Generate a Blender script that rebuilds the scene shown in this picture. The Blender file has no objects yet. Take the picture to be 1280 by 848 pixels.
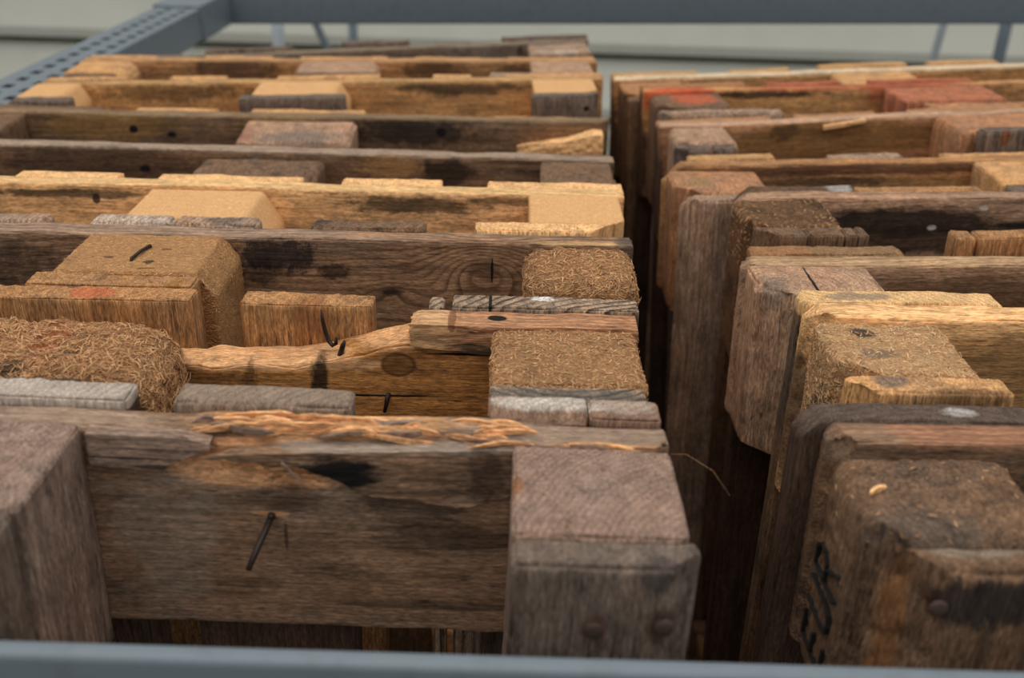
import bpy, math
import numpy as np
from mathutils import Vector, Matrix

scene = bpy.context.scene
COL = scene.collection

# ------------------------------------------------------------------ camera, sky, exposure
T = 1.20                      # height of the pallet tops above the crate floor
FLOOR = 0.16                  # crate floor above the ground
TOP = T + FLOOR               # world height of the pallet tops
cam_data = bpy.data.cameras.new('camera')
cam = bpy.data.objects.new('camera', cam_data)
COL.objects.link(cam)
pitch, yaw, roll = math.radians(26.43), math.radians(1.5), 0.025
fw = Vector((-math.sin(yaw)*math.cos(pitch), math.cos(yaw)*math.cos(pitch), -math.sin(pitch)))
rt = Vector((math.cos(yaw), math.sin(yaw), 0)); up = rt.cross(fw)
r2 = math.cos(roll)*rt + math.sin(roll)*up
u2 = -math.sin(roll)*rt + math.cos(roll)*up
M = Matrix((r2, u2, -fw)).transposed().to_4x4()
M.translation = Vector((0, 0, TOP+0.2985))
cam.matrix_world = M
cam_data.sensor_width = 36.0
cam_data.lens = 1300.0/1280.0*36.0
cam_data.clip_start = 0.02
cam_data.dof.use_dof = True
cam_data.dof.focus_distance = 0.735
cam_data.dof.aperture_fstop = 6.0
scene.camera = cam

world = bpy.data.worlds.new('overcast_sky'); scene.world = world
world.use_nodes = True
wn = world.node_tree.nodes; wl = world.node_tree.links
wn.clear()
wtc = wn.new('ShaderNodeTexCoord'); wsep = wn.new('ShaderNodeSeparateXYZ')
wl.new(wtc.outputs['Generated'], wsep.inputs[0])
wmap = wn.new('ShaderNodeMapRange'); wmap.inputs[1].default_value = -0.05; wmap.inputs[2].default_value = 0.9
wl.new(wsep.outputs[2], wmap.inputs[0])
wramp = wn.new('ShaderNodeValToRGB')
wramp.color_ramp.elements[0].color = (0.10, 0.103, 0.106, 1)
wramp.color_ramp.elements[1].color = (1.0, 1.0, 1.0, 1)
wl.new(wmap.outputs[0], wramp.inputs[0])
wbg = wn.new('ShaderNodeBackground'); wbg.inputs[1].default_value = 0.95
wl.new(wramp.outputs[0], wbg.inputs[0])
wo = wn.new('ShaderNodeOutputWorld'); wl.new(wbg.outputs[0], wo.inputs[0])

sun_d = bpy.data.lights.new('veiled_sun', 'SUN'); sun_d.energy = 0.55; sun_d.angle = math.radians(70)
sun_d.color = (1.0, 0.96, 0.90)
sun = bpy.data.objects.new('veiled_sun', sun_d); COL.objects.link(sun)
sun.rotation_euler = (math.radians(6), math.radians(-10), 0); sun.location = (0, 2, 5)

vs = scene.view_settings
scene.display_settings.display_device = 'sRGB'
vs.view_transform = 'Standard'; vs.look = 'None'; vs.exposure = 0.20; vs.gamma = 1.0; vs.use_curve_mapping = False

# ------------------------------------------------------------------ numeric noise for geometry
def _hash(ix, iy, iz, seed):
    h = (ix.astype(np.int64)*374761393 + iy.astype(np.int64)*668265263 + iz.astype(np.int64)*2147483647 + seed*1274126177) & 0xffffffff
    h = ((h ^ (h >> 13))*1274126177) & 0xffffffff
    h = ((h ^ (h >> 15))*2246822519) & 0xffffffff
    return ((h ^ (h >> 16)) & 0xffff)/65535.0
def vnoise(p, seed=0):
    f = np.floor(p); t = p-f; t = t*t*(3-2*t); i = f.astype(np.int64)
    r = 0
    for dx in (0, 1):
        wx = t[:, 0] if dx else 1-t[:, 0]
        for dy in (0, 1):
            wy = t[:, 1] if dy else 1-t[:, 1]
            for dz in (0, 1):
                wz = t[:, 2] if dz else 1-t[:, 2]
                r = r + wx*wy*wz*_hash(i[:, 0]+dx, i[:, 1]+dy, i[:, 2]+dz, seed)
    return r
def fbm(p, seed=0, n=3):
    a, s, r = 1.0, 0.0, 0
    for k in range(n):
        r = r + a*vnoise(p*(2.03**k), seed+k*17); s += a; a *= 0.5
    return r/s

# ------------------------------------------------------------------ shader helpers
def srgb(c):
    return tuple(((v/255)/12.92 if v/255 <= .04045 else ((v/255+.055)/1.055)**2.4) for v in c)+(1.0,)
class NT:
    def __init__(s, tree): s.t = tree
    def n(s, typ, ins=None, **kw):
        nd = s.t.nodes.new(typ)
        for k, v in kw.items(): setattr(nd, k, v)
        for k, v in (ins or {}).items(): s.set(nd.inputs[k], v)
        return nd
    def set(s, sock, v):
        if isinstance(v, bpy.types.NodeSocket): s.t.links.new(v, sock)
        else: sock.default_value = v
    def m(s, op, a, b=0.0, c=0.0, clamp=False):
        return s.n('ShaderNodeMath', {0: a, 1: b, 2: c}, operation=op, use_clamp=clamp).outputs[0]
    def vm(s, op, a, b=(0, 0, 0)):
        nd = s.n('ShaderNodeVectorMath', {0: a, 1: b}, operation=op)
        return nd.outputs['Value'] if op in ('LENGTH', 'DOT_PRODUCT') else nd.outputs[0]
    def noise(s, vec, scale=1.0, detail=2.0, w=0.0, rough=0.5):
        nd = s.n('ShaderNodeTexNoise', {'Vector': vec, 'Scale': scale, 'Detail': detail, 'Roughness': rough, 'W': w}, noise_dimensions='4D')
        return nd.outputs
    def rng(s, v, a, b, c=0.0, d=1.0, smooth=True):
        nd = s.n('ShaderNodeMapRange', {0: v, 1: a, 2: b, 3: c, 4: d}, interpolation_type='SMOOTHSTEP' if smooth else 'LINEAR')
        return nd.outputs[0]
    def mix(s, f, a, b, blend='MIX'):
        nd = s.n('ShaderNodeMix', data_type='RGBA', blend_type=blend)
        s.set(nd.inputs[0], f); s.set(nd.inputs[6], a); s.set(nd.inputs[7], b)
        return nd.outputs[2]

def make_wood_group():
    g = bpy.data.node_groups.new('wood_grain', 'ShaderNodeTree')
    def si(name, typ, dv=None):
        k = g.interface.new_socket(name=name, in_out='INPUT', socket_type=typ)
        if dv is not None: k.default_value = dv
    si('Vector', 'NodeSocketVector'); si('Light', 'NodeSocketColor'); si('Dark', 'NodeSocketColor'); si('Grey', 'NodeSocketColor')
    si('GreyAmount', 'NodeSocketFloat', .5); si('Stain', 'NodeSocketFloat', .5); si('Spacing', 'NodeSocketFloat', .004)
    si('RadiusAdd', 'NodeSocketFloat', 0.0); si('Seed', 'NodeSocketFloat', 0.0); si('RingAmount', 'NodeSocketFloat', .5)
    g.interface.new_socket(name='Color', in_out='OUTPUT', socket_type='NodeSocketColor')
    g.interface.new_socket(name='Height', in_out='OUTPUT', socket_type='NodeSocketFloat')
    g.interface.new_socket(name='Detail', in_out='OUTPUT', socket_type='NodeSocketFloat')
    t = NT(g); gi = g.nodes.new('NodeGroupInput'); go = g.nodes.new('NodeGroupOutput'); I = gi.outputs
    w = I['Seed']; v = I['Vector']
    cx = t.m('MULTIPLY_ADD', t.m('FRACT', t.m('MULTIPLY', w, 7.13)), .16, -.08)
    cy = t.m('MULTIPLY_ADD', t.m('FRACT', t.m('MULTIPLY', w, 3.71)), .10, -.03)
    warp = t.noise(t.vm('MULTIPLY', v, (9, 9, 2.2)), 1.0, 2.0, w)[1]
    warp = t.vm('MULTIPLY', t.vm('SUBTRACT', warp, (.5, .5, .5)), (.035, .035, 0))
    p = t.vm('ADD', v, warp)
    off = t.n('ShaderNodeCombineXYZ', {0: cx, 1: cy, 2: 0.0}).outputs[0]
    q = t.vm('MULTIPLY', t.vm('SUBTRACT', p, off), (1, 1, 0.03))
    r = t.m('ADD', t.vm('LENGTH', q), I['RadiusAdd'])
    ph = t.m('FRACT', t.m('DIVIDE', r, I['Spacing']))
    vary = t.noise(t.n('ShaderNodeCombineXYZ', {0: t.m('DIVIDE', r, .011), 1: 0.0, 2: 0.0}).outputs[0], 1.0, 2.0, w)[0]
    ring = t.m('MULTIPLY', t.m('MULTIPLY', t.rng(ph, .35, .90), t.rng(ph, 1.0, .93)), t.m('MULTIPLY_ADD', vary, 1.6, .1))
    streak = t.noise(t.vm('MULTIPLY', v, (150, 150, 5)), 1.0, 5.0, w, .6)[0]
    fibre = t.noise(t.vm('MULTIPLY', v, (620, 620, 24)), 1.0, 4.0, w, .65)[0]
    fine = t.noise(t.vm('MULTIPLY', v, (520, 520, 150)), 1.0, 4.0, w, .7)[0]
    grit = t.noise(t.vm('MULTIPLY', v, (75, 75, 34)), 1.0, 8.0, t.m('ADD', w, 2.0), .78)[0]
    blotch = t.noise(t.vm('MULTIPLY', v, (18, 18, 6)), 1.0, 6.0, t.m('ADD', w, 5.0), .66)[0]
    stn = t.noise(t.vm('MULTIPLY', v, (24, 24, 8)), 1.0, 8.0, t.m('ADD', w, 11.0), .72)[0]
    base = t.mix(t.m('MULTIPLY', ring, I['RingAmount'], clamp=True), I['Light'], I['Dark'])
    base = t.mix(t.m('MULTIPLY', t.rng(streak, .42, .70), .50), base, I['Dark'])
    base = t.mix(t.m('MULTIPLY', t.rng(blotch, .40, .62), I['GreyAmount'], clamp=True), base, I['Grey'])
    st = t.m('MULTIPLY', t.rng(t.m('ADD', stn, t.m('MULTIPLY', t.m('SUBTRACT', streak, .5), .45)), .52, .70), I['Stain'], clamp=True)
    base = t.mix(t.m('MULTIPLY', st, .9), base, t.mix(.74, base, (.016, .012, .010, 1)))
    # worn, paler scuffs where fibres have been rubbed up
    sc = t.m('MULTIPLY', t.rng(grit, .53, .66), t.rng(fine, .44, .60))
    base = t.mix(t.m('MULTIPLY', sc, .42), base, t.mix(.55, I['Light'], I['Grey']))
    tick = t.noise(t.vm('MULTIPLY', v, (1000, 1000, 190)), 1.0, 3.0, t.m('ADD', w, 4.0), .65)[0]
    f1 = t.m('MULTIPLY_ADD', t.m('SUBTRACT', fibre, .5), 2.0, 1.0); f2 = t.m('MULTIPLY_ADD', t.m('SUBTRACT', tick, .5), 2.9, 1.0); f3 = t.m('MULTIPLY_ADD', t.m('SUBTRACT', grit, .5), 2.3, 1.0)
    pore = t.rng(t.noise(t.vm('MULTIPLY', v, (420, 420, 42)), 1.0, 3.0, t.m('ADD', w, 7.0), .6)[0], .60, .70)
    fm = t.m('MAXIMUM', t.m('MULTIPLY', t.m('MULTIPLY', t.m('MULTIPLY', f1, f2), f3), t.m('MULTIPLY_ADD', pore, -.62, 1.04)), .10)  # grain, plus relief shading of pores and fibres put into the colour
    base = t.mix(1.0, base, t.n('ShaderNodeCombineXYZ', {0: fm, 1: fm, 2: fm}).outputs[0], 'MULTIPLY')
    crack = t.noise(t.vm('MULTIPLY', v, (60, 60, 3)), 1.0, 4.0, t.m('ADD', w, 23.0), .6)[0]
    ck = t.m('MULTIPLY', t.rng(t.m('ABSOLUTE', t.m('SUBTRACT', crack, .5)), .008, .0), t.rng(blotch, .48, .6))
    base = t.mix(t.m('MULTIPLY', ck, .75), base, (.012, .009, .007, 1))
    saw = t.noise(t.vm('MULTIPLY', v, (4, 4, 300)), 1.0, 2.0, w)[0]
    h = t.m('ADD', t.m('MULTIPLY', tick, 1.0), t.m('MULTIPLY', ring, -.22))
    h = t.m('ADD', h, t.m('MULTIPLY', fine, .6)); h = t.m('ADD', h, t.m('MULTIPLY', streak, .5)); h = t.m('ADD', h, t.m('MULTIPLY', ck, -.9))
    h = t.m('ADD', h, t.m('MULTIPLY', pore, -.35)); h = t.m('ADD', h, t.m('MULTIPLY', grit, .9)); h = t.m('ADD', h, t.m('MULTIPLY', saw, .22))
    dt = t.m('MULTIPLY', fm, t.m('MULTIPLY_ADD', ring, -.30, 1.0)); dt = t.m('MULTIPLY', dt, t.m('MULTIPLY_ADD', ck, -.7, 1.0))
    g.links.new(dt, go.inputs['Detail'])
    g.links.new(base, go.inputs['Color']); g.links.new(h, go.inputs['Height'])
    return g
WOODG = make_wood_group()

def make_chip_group():
    g = bpy.data.node_groups.new('pressed_chips', 'ShaderNodeTree')
    for nm, ty in (('Vector', 'NodeSocketVector'), ('Light', 'NodeSocketColor'), ('Dark', 'NodeSocketColor'), ('Gap', 'NodeSocketColor'), ('Seed', 'NodeSocketFloat'), ('Stain', 'NodeSocketFloat')):
        g.interface.new_socket(name=nm, in_out='INPUT', socket_type=ty)
    g.interface.new_socket(name='Color', in_out='OUTPUT', socket_type='NodeSocketColor')
    g.interface.new_socket(name='Height', in_out='OUTPUT', socket_type='NodeSocketFloat')
    g.interface.new_socket(name='Detail', in_out='OUTPUT', socket_type='NodeSocketFloat')
    t = NT(g); gi = g.nodes.new('NodeGroupInput'); go = g.nodes.new('NodeGroupOutput'); I = gi.outputs
    w = I['Seed']; v = I['Vector']
    wp = t.vm('MULTIPLY', t.vm('SUBTRACT', t.noise(t.vm('MULTIPLY', v, (60, 60, 60)), 1.0, 2.0, w)[1], (.5, .5, .5)), (.016, .016, .016))
    v2 = t.vm('ADD', v, wp)
    cols, gaps = [], []
    for a, sc in ((24, (190, 900, 700)), (-30, (240, 980, 700)), (4, (260, 1100, 800))):
        mp = t.n('ShaderNodeMapping', {'Vector': v2, 'Rotation': (0.2, 0.15, math.radians(a)), 'Scale': sc}, vector_type='POINT').outputs[0]
        vo = t.n('ShaderNodeTexVoronoi', {'Vector': mp, 'Scale': 1.0, 'W': w}, voronoi_dimensions='4D')
        cols.append(t.n('ShaderNodeSeparateColor', {0: vo.outputs['Color']}).outputs[0])
        gaps.append(t.rng(vo.outputs['Distance'], .35, .78))
    sel = t.rng(t.noise(t.vm('MULTIPLY', v, (140, 140, 140)), 1.0, 2.0, t.m('ADD', w, 3.))[0], .44, .56)
    sel2 = t.rng(t.noise(t.vm('MULTIPLY', v, (110, 110, 110)), 1.0, 2.0, t.m('ADD', w, 9.))[0], .5, .6)
    def pick(l):
        a = t.n('ShaderNodeMix', {0: sel, 2: l[0], 3: l[1]}).outputs[0]
        return t.n('ShaderNodeMix', {0: sel2, 2: a, 3: l[2]}).outputs[0]
    c = pick(cols); gp = pick(gaps)
    blotch = t.noise(t.vm('MULTIPLY', v, (30, 30, 22)), 1.0, 4.0, t.m('ADD', w, 5.), .6)[0]
    base = t.mix(c, I['Dark'], I['Light'])
    base = t.mix(t.m('MULTIPLY', gp, .5), base, I['Gap'])
    base = t.mix(t.m('MULTIPLY', t.rng(blotch, .48, .66), I['Stain']), base, I['Gap'])
    fi = t.m('MULTIPLY_ADD', t.noise(t.vm('MULTIPLY', v2, (700, 900, 700)), 1.0, 2.0, w)[0], .9, .55)
    base = t.mix(1.0, base, t.n('ShaderNodeCombineXYZ', {0: fi, 1: fi, 2: fi}).outputs[0], 'MULTIPLY')
    h = t.m('ADD', t.m('MULTIPLY', gp, -1.0), t.m('MULTIPLY', c, .6))
    g.links.new(t.m('MULTIPLY', fi, t.m('MULTIPLY_ADD', gp, -.4, 1.1)), go.inputs['Detail'])
    g.links.new(base, go.inputs['Color']); g.links.new(h, go.inputs['Height'])
    return g
CHIPG = make_chip_group()

# light, dark, grey, grey amount, stain, ring amount, ring spacing
KINDS = {
 'grey':    ((180,150,122),(116,90,68),(152,136,120),.65,.65,.60,.0040),
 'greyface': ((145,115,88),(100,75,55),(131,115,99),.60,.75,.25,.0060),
 'old': ((156,132,113),(107,85,70),(139,124,111),.6,.6,.50,.0042),
 'endgrey': ((158,132,114),(114,90,75),(139,123,110),.55,.50,.55,.0038),
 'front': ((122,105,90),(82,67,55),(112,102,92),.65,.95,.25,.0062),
 'brown':   ((186,138,88),(136,94,56),(146,118,88),.35,.65,.35,.0055),
 'ochre':   ((188,132,72),(134,88,46),(148,116,80),.25,.50,.35,.0060),
 'dark': ((131,102,75),(82,61,44),(109,91,75),.50,.95,.35,.0050),
 'darkest': ((112,84,62),(68,49,36),(92,76,62),.5,1.0,.35,.0050),
 'gapshade':    ((88,66,50),(54,39,29),(74,60,50),.5,.9,.35,.0050),  # shade of the gap and of covered boards, put into the timber colour
 'fresh':   ((246,198,138),(226,170,108),(222,180,130),.25,.06,.40,.0045),
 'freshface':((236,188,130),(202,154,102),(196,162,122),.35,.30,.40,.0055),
 'tan':     ((220,170,112),(178,128,78),(174,142,108),.45,.50,.45,.0050),
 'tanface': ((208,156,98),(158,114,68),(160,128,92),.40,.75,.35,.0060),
 'pink':    ((192,154,122),(140,106,80),(164,140,116),.5,.5,.55,.0052),
 'rust':    ((192,140,98),(138,94,64),(152,120,94),.45,.55,.45,.0050),
 'red':     ((190,118,84),(138,80,54),(150,110,84),.45,.7,.35,.0050),
 'bleach':  ((204,184,164),(140,114,92),(184,170,154),.6,.65,.55,.0050),
 'ringed':  ((178,152,124),(58,48,40),(150,134,116),.35,.45,1.0,.0068),
 'knotty':  ((160,126,94),(96,70,50),(140,120,102),.50,.75,.75,.0046),
 'split':   ((232,178,124),(194,134,84),(206,170,128),.3,.15,.55,.0030),
}
CHIPS = {
 'chip':     ((226,180,126),(176,130,86),(108,78,52),.45),
 'chipdark': ((176,134,90),(118,86,58),(58,42,29),.75),
 'chippale': ((250,212,158),(220,174,122),(170,126,84),.22),
 'chiptan':  ((218,170,112),(180,132,84),(120,86,56),.35),
 'chipgrit': ((230,182,126),(180,132,86),(112,80,54),.30),
 'paleblock':((244,198,138),(230,180,122),(206,156,104),.15),
}
def timber(c):
    r, g, b, a = srgb(c)
    return (min(1, r*1.04), g*.985, b*.97, 1.0)
_mats = {}
def blob_layers(t, v, col, w, blobs, detail):
    # stains, paint marks, knots, fresh breaks, paler tops and painted gap shade, each with its own shape: centre, radii, colour, strength, raggedness
    for i, b in enumerate(blobs):
        c, rad, colr, strength, rag = b[:5]
        ns = b[5] if len(b) > 5 else (70, 70, 70)
        d = t.vm('LENGTH', t.vm('DIVIDE', t.vm('SUBTRACT', v, c), rad))
        nz = t.noise(t.vm('MULTIPLY', v, ns), 1.0, 8.0, t.m('ADD', w, 31.0+i*3.3), .72)[0]
        d = t.m('ADD', d, t.m('MULTIPLY', t.m('SUBTRACT', nz, .5), rag*1.9))
        f = t.m('MULTIPLY', t.rng(d, 1.08, .60 if rag > .6 else .8), strength, clamp=True)
        k = t.m('MULTIPLY_ADD', detail, .75, .25)
        cc = t.mix(1.0, srgb(colr), t.n('ShaderNodeCombineXYZ', {0: k, 1: k, 2: k}).outputs[0], 'MULTIPLY')
        col = t.mix(f, col, cc)
    return col
def wood(kind, axis='z', blobs=(), knots=(), bump=.55):
    key = (kind, axis, repr(blobs), repr(knots), bump)
    if key in _mats: return _mats[key]
    m = bpy.data.materials.new(kind+'_timber'); m.use_nodes = True
    t = NT(m.node_tree); m.node_tree.nodes.clear()
    v0 = t.n('ShaderNodeTexCoord').outputs['Object']
    w = t.m('MULTIPLY', t.n('ShaderNodeObjectInfo').outputs['Random'], 37.0)
    if kind in CHIPS:
        L, D, G, st = CHIPS[kind]
        g = t.n('ShaderNodeGroup', node_tree=CHIPG); g.inputs['Vector'].default_value = (0, 0, 0)
        t.set(g.inputs['Vector'], v0); t.set(g.inputs['Seed'], w)
        g.inputs['Light'].default_value = timber(L); g.inputs['Dark'].default_value = timber(D); g.inputs['Gap'].default_value = timber(G); g.inputs['Stain'].default_value = st
        dist = .0022
    else:
        L, D, G, ga, st, ra, sp = KINDS[kind]
        v = v0
        if axis == 'x':
            s = t.n('ShaderNodeSeparateXYZ', {0: v0}).outputs
            v = t.n('ShaderNodeCombineXYZ', {0: s[2], 1: s[1], 2: s[0]}).outputs[0]
        g = t.n('ShaderNodeGroup', node_tree=WOODG)
        t.set(g.inputs['Vector'], v); t.set(g.inputs['Seed'], w)
        g.inputs['Light'].default_value = timber(L); g.inputs['Dark'].default_value = timber(D); g.inputs['Grey'].default_value = timber(G)
        g.inputs['GreyAmount'].default_value = ga; g.inputs['Stain'].default_value = st; g.inputs['Spacing'].default_value = sp; g.inputs['RingAmount'].default_value = ra
        ra_ = None
        for c, rad, amp in knots:
            d = t.vm('LENGTH', t.vm('DIVIDE', t.vm('SUBTRACT', v0, c), rad))
            e = t.m('MULTIPLY', t.m('POWER', 2.718, t.m('MULTIPLY', t.m('MULTIPLY', d, d), -1.0)), amp)
            ra_ = e if ra_ is None else t.m('ADD', ra_, e)
        if ra_ is not None: t.set(g.inputs['RadiusAdd'], ra_)
        dist = .0009
    col = g.outputs['Color']
    bl = [(c, tuple(x*.40 for x in rad), (66, 44, 28), .55, .7) for c, rad, amp in knots]+list(blobs)
    col = blob_layers(t, v0, col, w, bl, g.outputs['Detail'])
    b = t.n('ShaderNodeBump', {'Strength': bump, 'Distance': dist, 'Height': g.outputs['Height']})
    p = t.n('ShaderNodeBsdfPrincipled', {'Base Color': col, 'Roughness': .82, 'Normal': b.outputs[0]})
    p.inputs['Specular IOR Level'].default_value = .28
    o = t.n('ShaderNodeOutputMaterial'); t.t.links.new(p.outputs[0], o.inputs[0])
    _mats[key] = m
    return m
def chips_mat(c0=(174, 126, 84), c1=(234, 186, 132), c2=(208, 156, 108)):
    m = bpy.data.materials.new('loose_wood_chips'); m.use_nodes = True
    t = NT(m.node_tree); m.node_tree.nodes.clear()
    r = t.n('ShaderNodeNewGeometry').outputs['Random Per Island']
    cr = t.n('ShaderNodeValToRGB', {0: r})
    e = cr.color_ramp.elements
    e[0].color = srgb(c0); e[1].color = srgb(c1)
    k = cr.color_ramp.elements.new(.55); k.color = srgb(c2)
    p = t.n('ShaderNodeBsdfPrincipled', {'Base Color': cr.outputs[0], 'Roughness': .8})
    o = t.n('ShaderNodeOutputMaterial'); t.t.links.new(p.outputs[0], o.inputs[0])
    return m
CHIPM = chips_mat()
PALECHIPM = chips_mat((196, 148, 102), (246, 208, 158), (226, 178, 126))
def metal(name, c, rough=.45, metallic=.0, worn=.25, scale=60):
    m = bpy.data.materials.new(name); m.use_nodes = True
    t = NT(m.node_tree); m.node_tree.nodes.clear()
    v = t.n('ShaderNodeTexCoord').outputs['Object']
    nz = t.noise(v, scale, 4.0, 1.0, .6)[0]; n2 = t.noise(v, scale*7, 3.0, 2.0)[0]
    col = t.mix(t.m('MULTIPLY', t.rng(nz, .45, .75), worn), srgb(c), srgb(tuple(max(0, x*.62) for x in c)))
    p = t.n('ShaderNodeBsdfPrincipled', {'Base Color': col, 'Metallic': metallic, 'Roughness': t.m('MULTIPLY_ADD', n2, .3, rough-.15),
            'Normal': t.n('ShaderNodeBump', {'Strength': .12, 'Distance': .0004, 'Height': n2}).outputs[0]})
    o = t.n('ShaderNodeOutputMaterial'); t.t.links.new(p.outputs[0], o.inputs[0])
    return m
STEEL = metal('grey_blue_painted_steel', (116, 127, 134), .42)
GALV = metal('galvanised_steel', (176, 184, 186), .4, .1)
NAILM = metal('rusty_nail_iron', (62, 50, 44), .5, .6, .6, 300)
RUST = metal('rusted_nail_head', (84, 66, 54), .7, .2, .5, 400)
BLACK = metal('burned_black_mark', (22, 18, 15), .85)

# ------------------------------------------------------------------ mesh helpers
def link(o, parent=None):
    COL.objects.link(o)
    if parent is not None: o.parent = parent
    return o
def mesh_obj(name, V, F, mat, parent=None, smooth=True):
    me = bpy.data.meshes.new(name)
    me.from_pydata([tuple(v) for v in V] if not isinstance(V, np.ndarray) else V.tolist(), [], F if isinstance(F, list) else F.tolist())
    if smooth: me.polygons.foreach_set('use_smooth', np.ones(len(me.polygons), bool))
    me.materials.append(mat); me.update()
    return link(bpy.data.objects.new(name, me), parent)
def axis_samples(a, b, step, r):
    n = max(1, int(round((b-a-2*r)/step)))
    inner = np.linspace(a+r, b-r, n+1)
    return np.concatenate([[a, a+.3*r, a+.65*r], inner, [b-.65*r, b-.3*r, b]])
def z_samples(z0, z1, step, r, dense):
    # fine near the top, coarse further down
    zt = z1-r; zs = [z1, z1-.3*r, z1-.65*r]; z = zt; h = step
    while z > z0+r+h*.6:
        zs.append(z)
        if z < z1-dense: h = min(h*1.45, .12)
        z -= h
    zs += [z0+r, z0+.65*r, z0+.3*r, z0]
    return np.array(sorted(set(np.round(zs, 6))))
def slab_grid(xs, ys, zs):
    nx, ny, nz = len(xs), len(ys), len(zs)
    quads = []
    def gid(i, j, k): return (i*ny+j)*nz+k
    def face(A, B, f, flip):
        a, b = np.meshgrid(np.arange(A-1), np.arange(B-1), indexing='ij'); a = a.ravel(); b = b.ravel()
        q = np.stack([f(a, b), f(a+1, b), f(a+1, b+1), f(a, b+1)], 1)
        quads.append(q[:, ::-1] if flip else q)
    face(nx, ny, lambda a, b: gid(a, b, nz-1), False); face(nx, ny, lambda a, b: gid(a, b, 0), True)
    face(nx, nz, lambda a, b: gid(a, 0, b), False); face(nx, nz, lambda a, b: gid(a, ny-1, b), True)
    face(ny, nz, lambda a, b: gid(nx-1, a, b), False); face(ny, nz, lambda a, b: gid(0, a, b), True)
    Q = np.concatenate(quads); ids, inv = np.unique(Q, return_inverse=True)
    F = inv.reshape(Q.shape)
    k = ids % nz; j = (ids//nz) % ny; i = ids//(nz*ny)
    return np.stack([xs[i], ys[j], zs[k]], 1), F
_seed = [3]
def board(name, mat, parent, x, y, z, step=.004, r=.0018, dense=.16, cuts=(), axis='z', amp=1.0, chip=0.0, edge=1.0, warp=None, end_rough=0.0):
    """one weathered board or block: rounded box, cut corners, worn and displaced surface"""
    _seed[0] += 1; sd = _seed[0]
    x0, x1 = min(x), max(x); y0, y1 = min(y), max(y); z0, z1 = min(z), max(z)
    r = min(r, (x1-x0)*.3, (y1-y0)*.3)
    ystep = step if (y1-y0) > .05 else min(step, .0055)
    V, F = slab_grid(axis_samples(x0, x1, step, r), axis_samples(y0, y1, ystep, r), z_samples(z0, z1, step, r, dense))
    lo = np.array([x0+r, y0+r, z0+r]); hi = np.array([x1-r, y1-r, z1-r])
    q = np.clip(V, lo, hi); d = V-q; L = np.linalg.norm(d, axis=1, keepdims=True); L[L < 1e-9] = 1
    n = d/L; V = q+n*r
    for (px, py, pz, nx_, ny_, nz_) in cuts:
        nn = np.array([nx_, ny_, nz_], float); nn /= np.linalg.norm(nn)
        s = (V-np.array([px, py, pz]))@nn
        over = s > 0; V[over] -= nn*s[over][:, None]; n[over] = nn
    if warp is not None: V = warp(V)
    off = np.array([sd*1.37 % 7, sd*2.11 % 5, sd*.73 % 9])
    if chip > 0:
        P = V+off
        wv = P+.006*(np.stack([vnoise(P*130, sd), vnoise(P*130, sd+1), vnoise(P*130, sd+2)], 1)-.5)
        disp = chip*(1.5*(fbm(wv*np.array([140, 420, 300]), sd, 2)-.5)+1.5*(fbm(wv*np.array([420, 150, 300]), sd+5, 2)-.5)+1.1*(fbm(P*45, sd+9, 2)-.5))
        ee = 1-np.abs(n).max(1); disp -= ee*chip*4.0*fbm(P*70, sd+3, 2)
    else:
        g = np.array([300, 300, 14.]) if axis == 'z' else np.array([14., 300, 300])
        P = V+off
        disp = np.clip(n[:, 2], 0, 1)*.0040*(fbm(P*np.array([11, 11, 3]), sd+21, 3)-.5)*amp+amp*(.0011*(fbm(P*g, sd, 2)-.5)+.0018*(fbm(P*28, sd+4, 2)-.5))
        ee = 1-np.abs(n).max(1)
        disp -= edge*ee*(.030*np.maximum(0, fbm(P*np.array([48, 60, 60]), sd+7, 4)-.46)+.004*fbm(P*160, sd+8, 2))
    if end_rough > 0:
        up_ = np.clip(n[:, 2], 0, 1); disp += up_*end_rough*(fbm((V+off)*np.array([330, 330, 330]), sd+13, 2)-.5)*2
    V = V+n*disp[:, None]
    return mesh_obj(name, V, F, mat, parent)
def plate(name, mat, parent, xs, ztop, zbot, yfront, thick, nz=8, rough=.0008):
    """a splinter or broken layer: strip between two edge curves, with its own thickness"""
    _seed[0] += 1; sd = _seed[0]
    nx = len(xs); fr, bk = [], []
    for i, xx in enumerate(xs):
        for k in range(nz):
            tt = k/(nz-1); zz = zbot[i]+(ztop[i]-zbot[i])*tt
            fr.append((xx, yfront[i], zz)); bk.append((xx, yfront[i]+thick[i], zz))
    V = np.array(fr+bk); n0 = nx*nz
    V += rough*2*(np.stack([fbm(V*np.array([30, 300, 240])+k*9.1, sd+k, 3) for k in range(3)], 1)-.5)*np.array([1.0, 1.6, 1.0])
    F = []
    for i in range(nx-1):
        for k in range(nz-1):
            a = i*nz+k; F.append((a, a+nz, a+nz+1, a+1)); F.append((n0+a, n0+a+1, n0+a+nz+1, n0+a+nz))
        a = i*nz; F.append((a, n0+a, n0+a+nz, a+nz)); a += nz-1; F.append((a, a+nz, n0+a+nz, n0+a))
    for k in range(nz-1):
        F.append((k, k+1, n0+k+1, n0+k)); a = (nx-1)*nz+k; F.append((a, n0+a, n0+a+1, a+1))
    o = mesh_obj(name, V, F, mat, parent, smooth=False)
    return o
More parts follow.
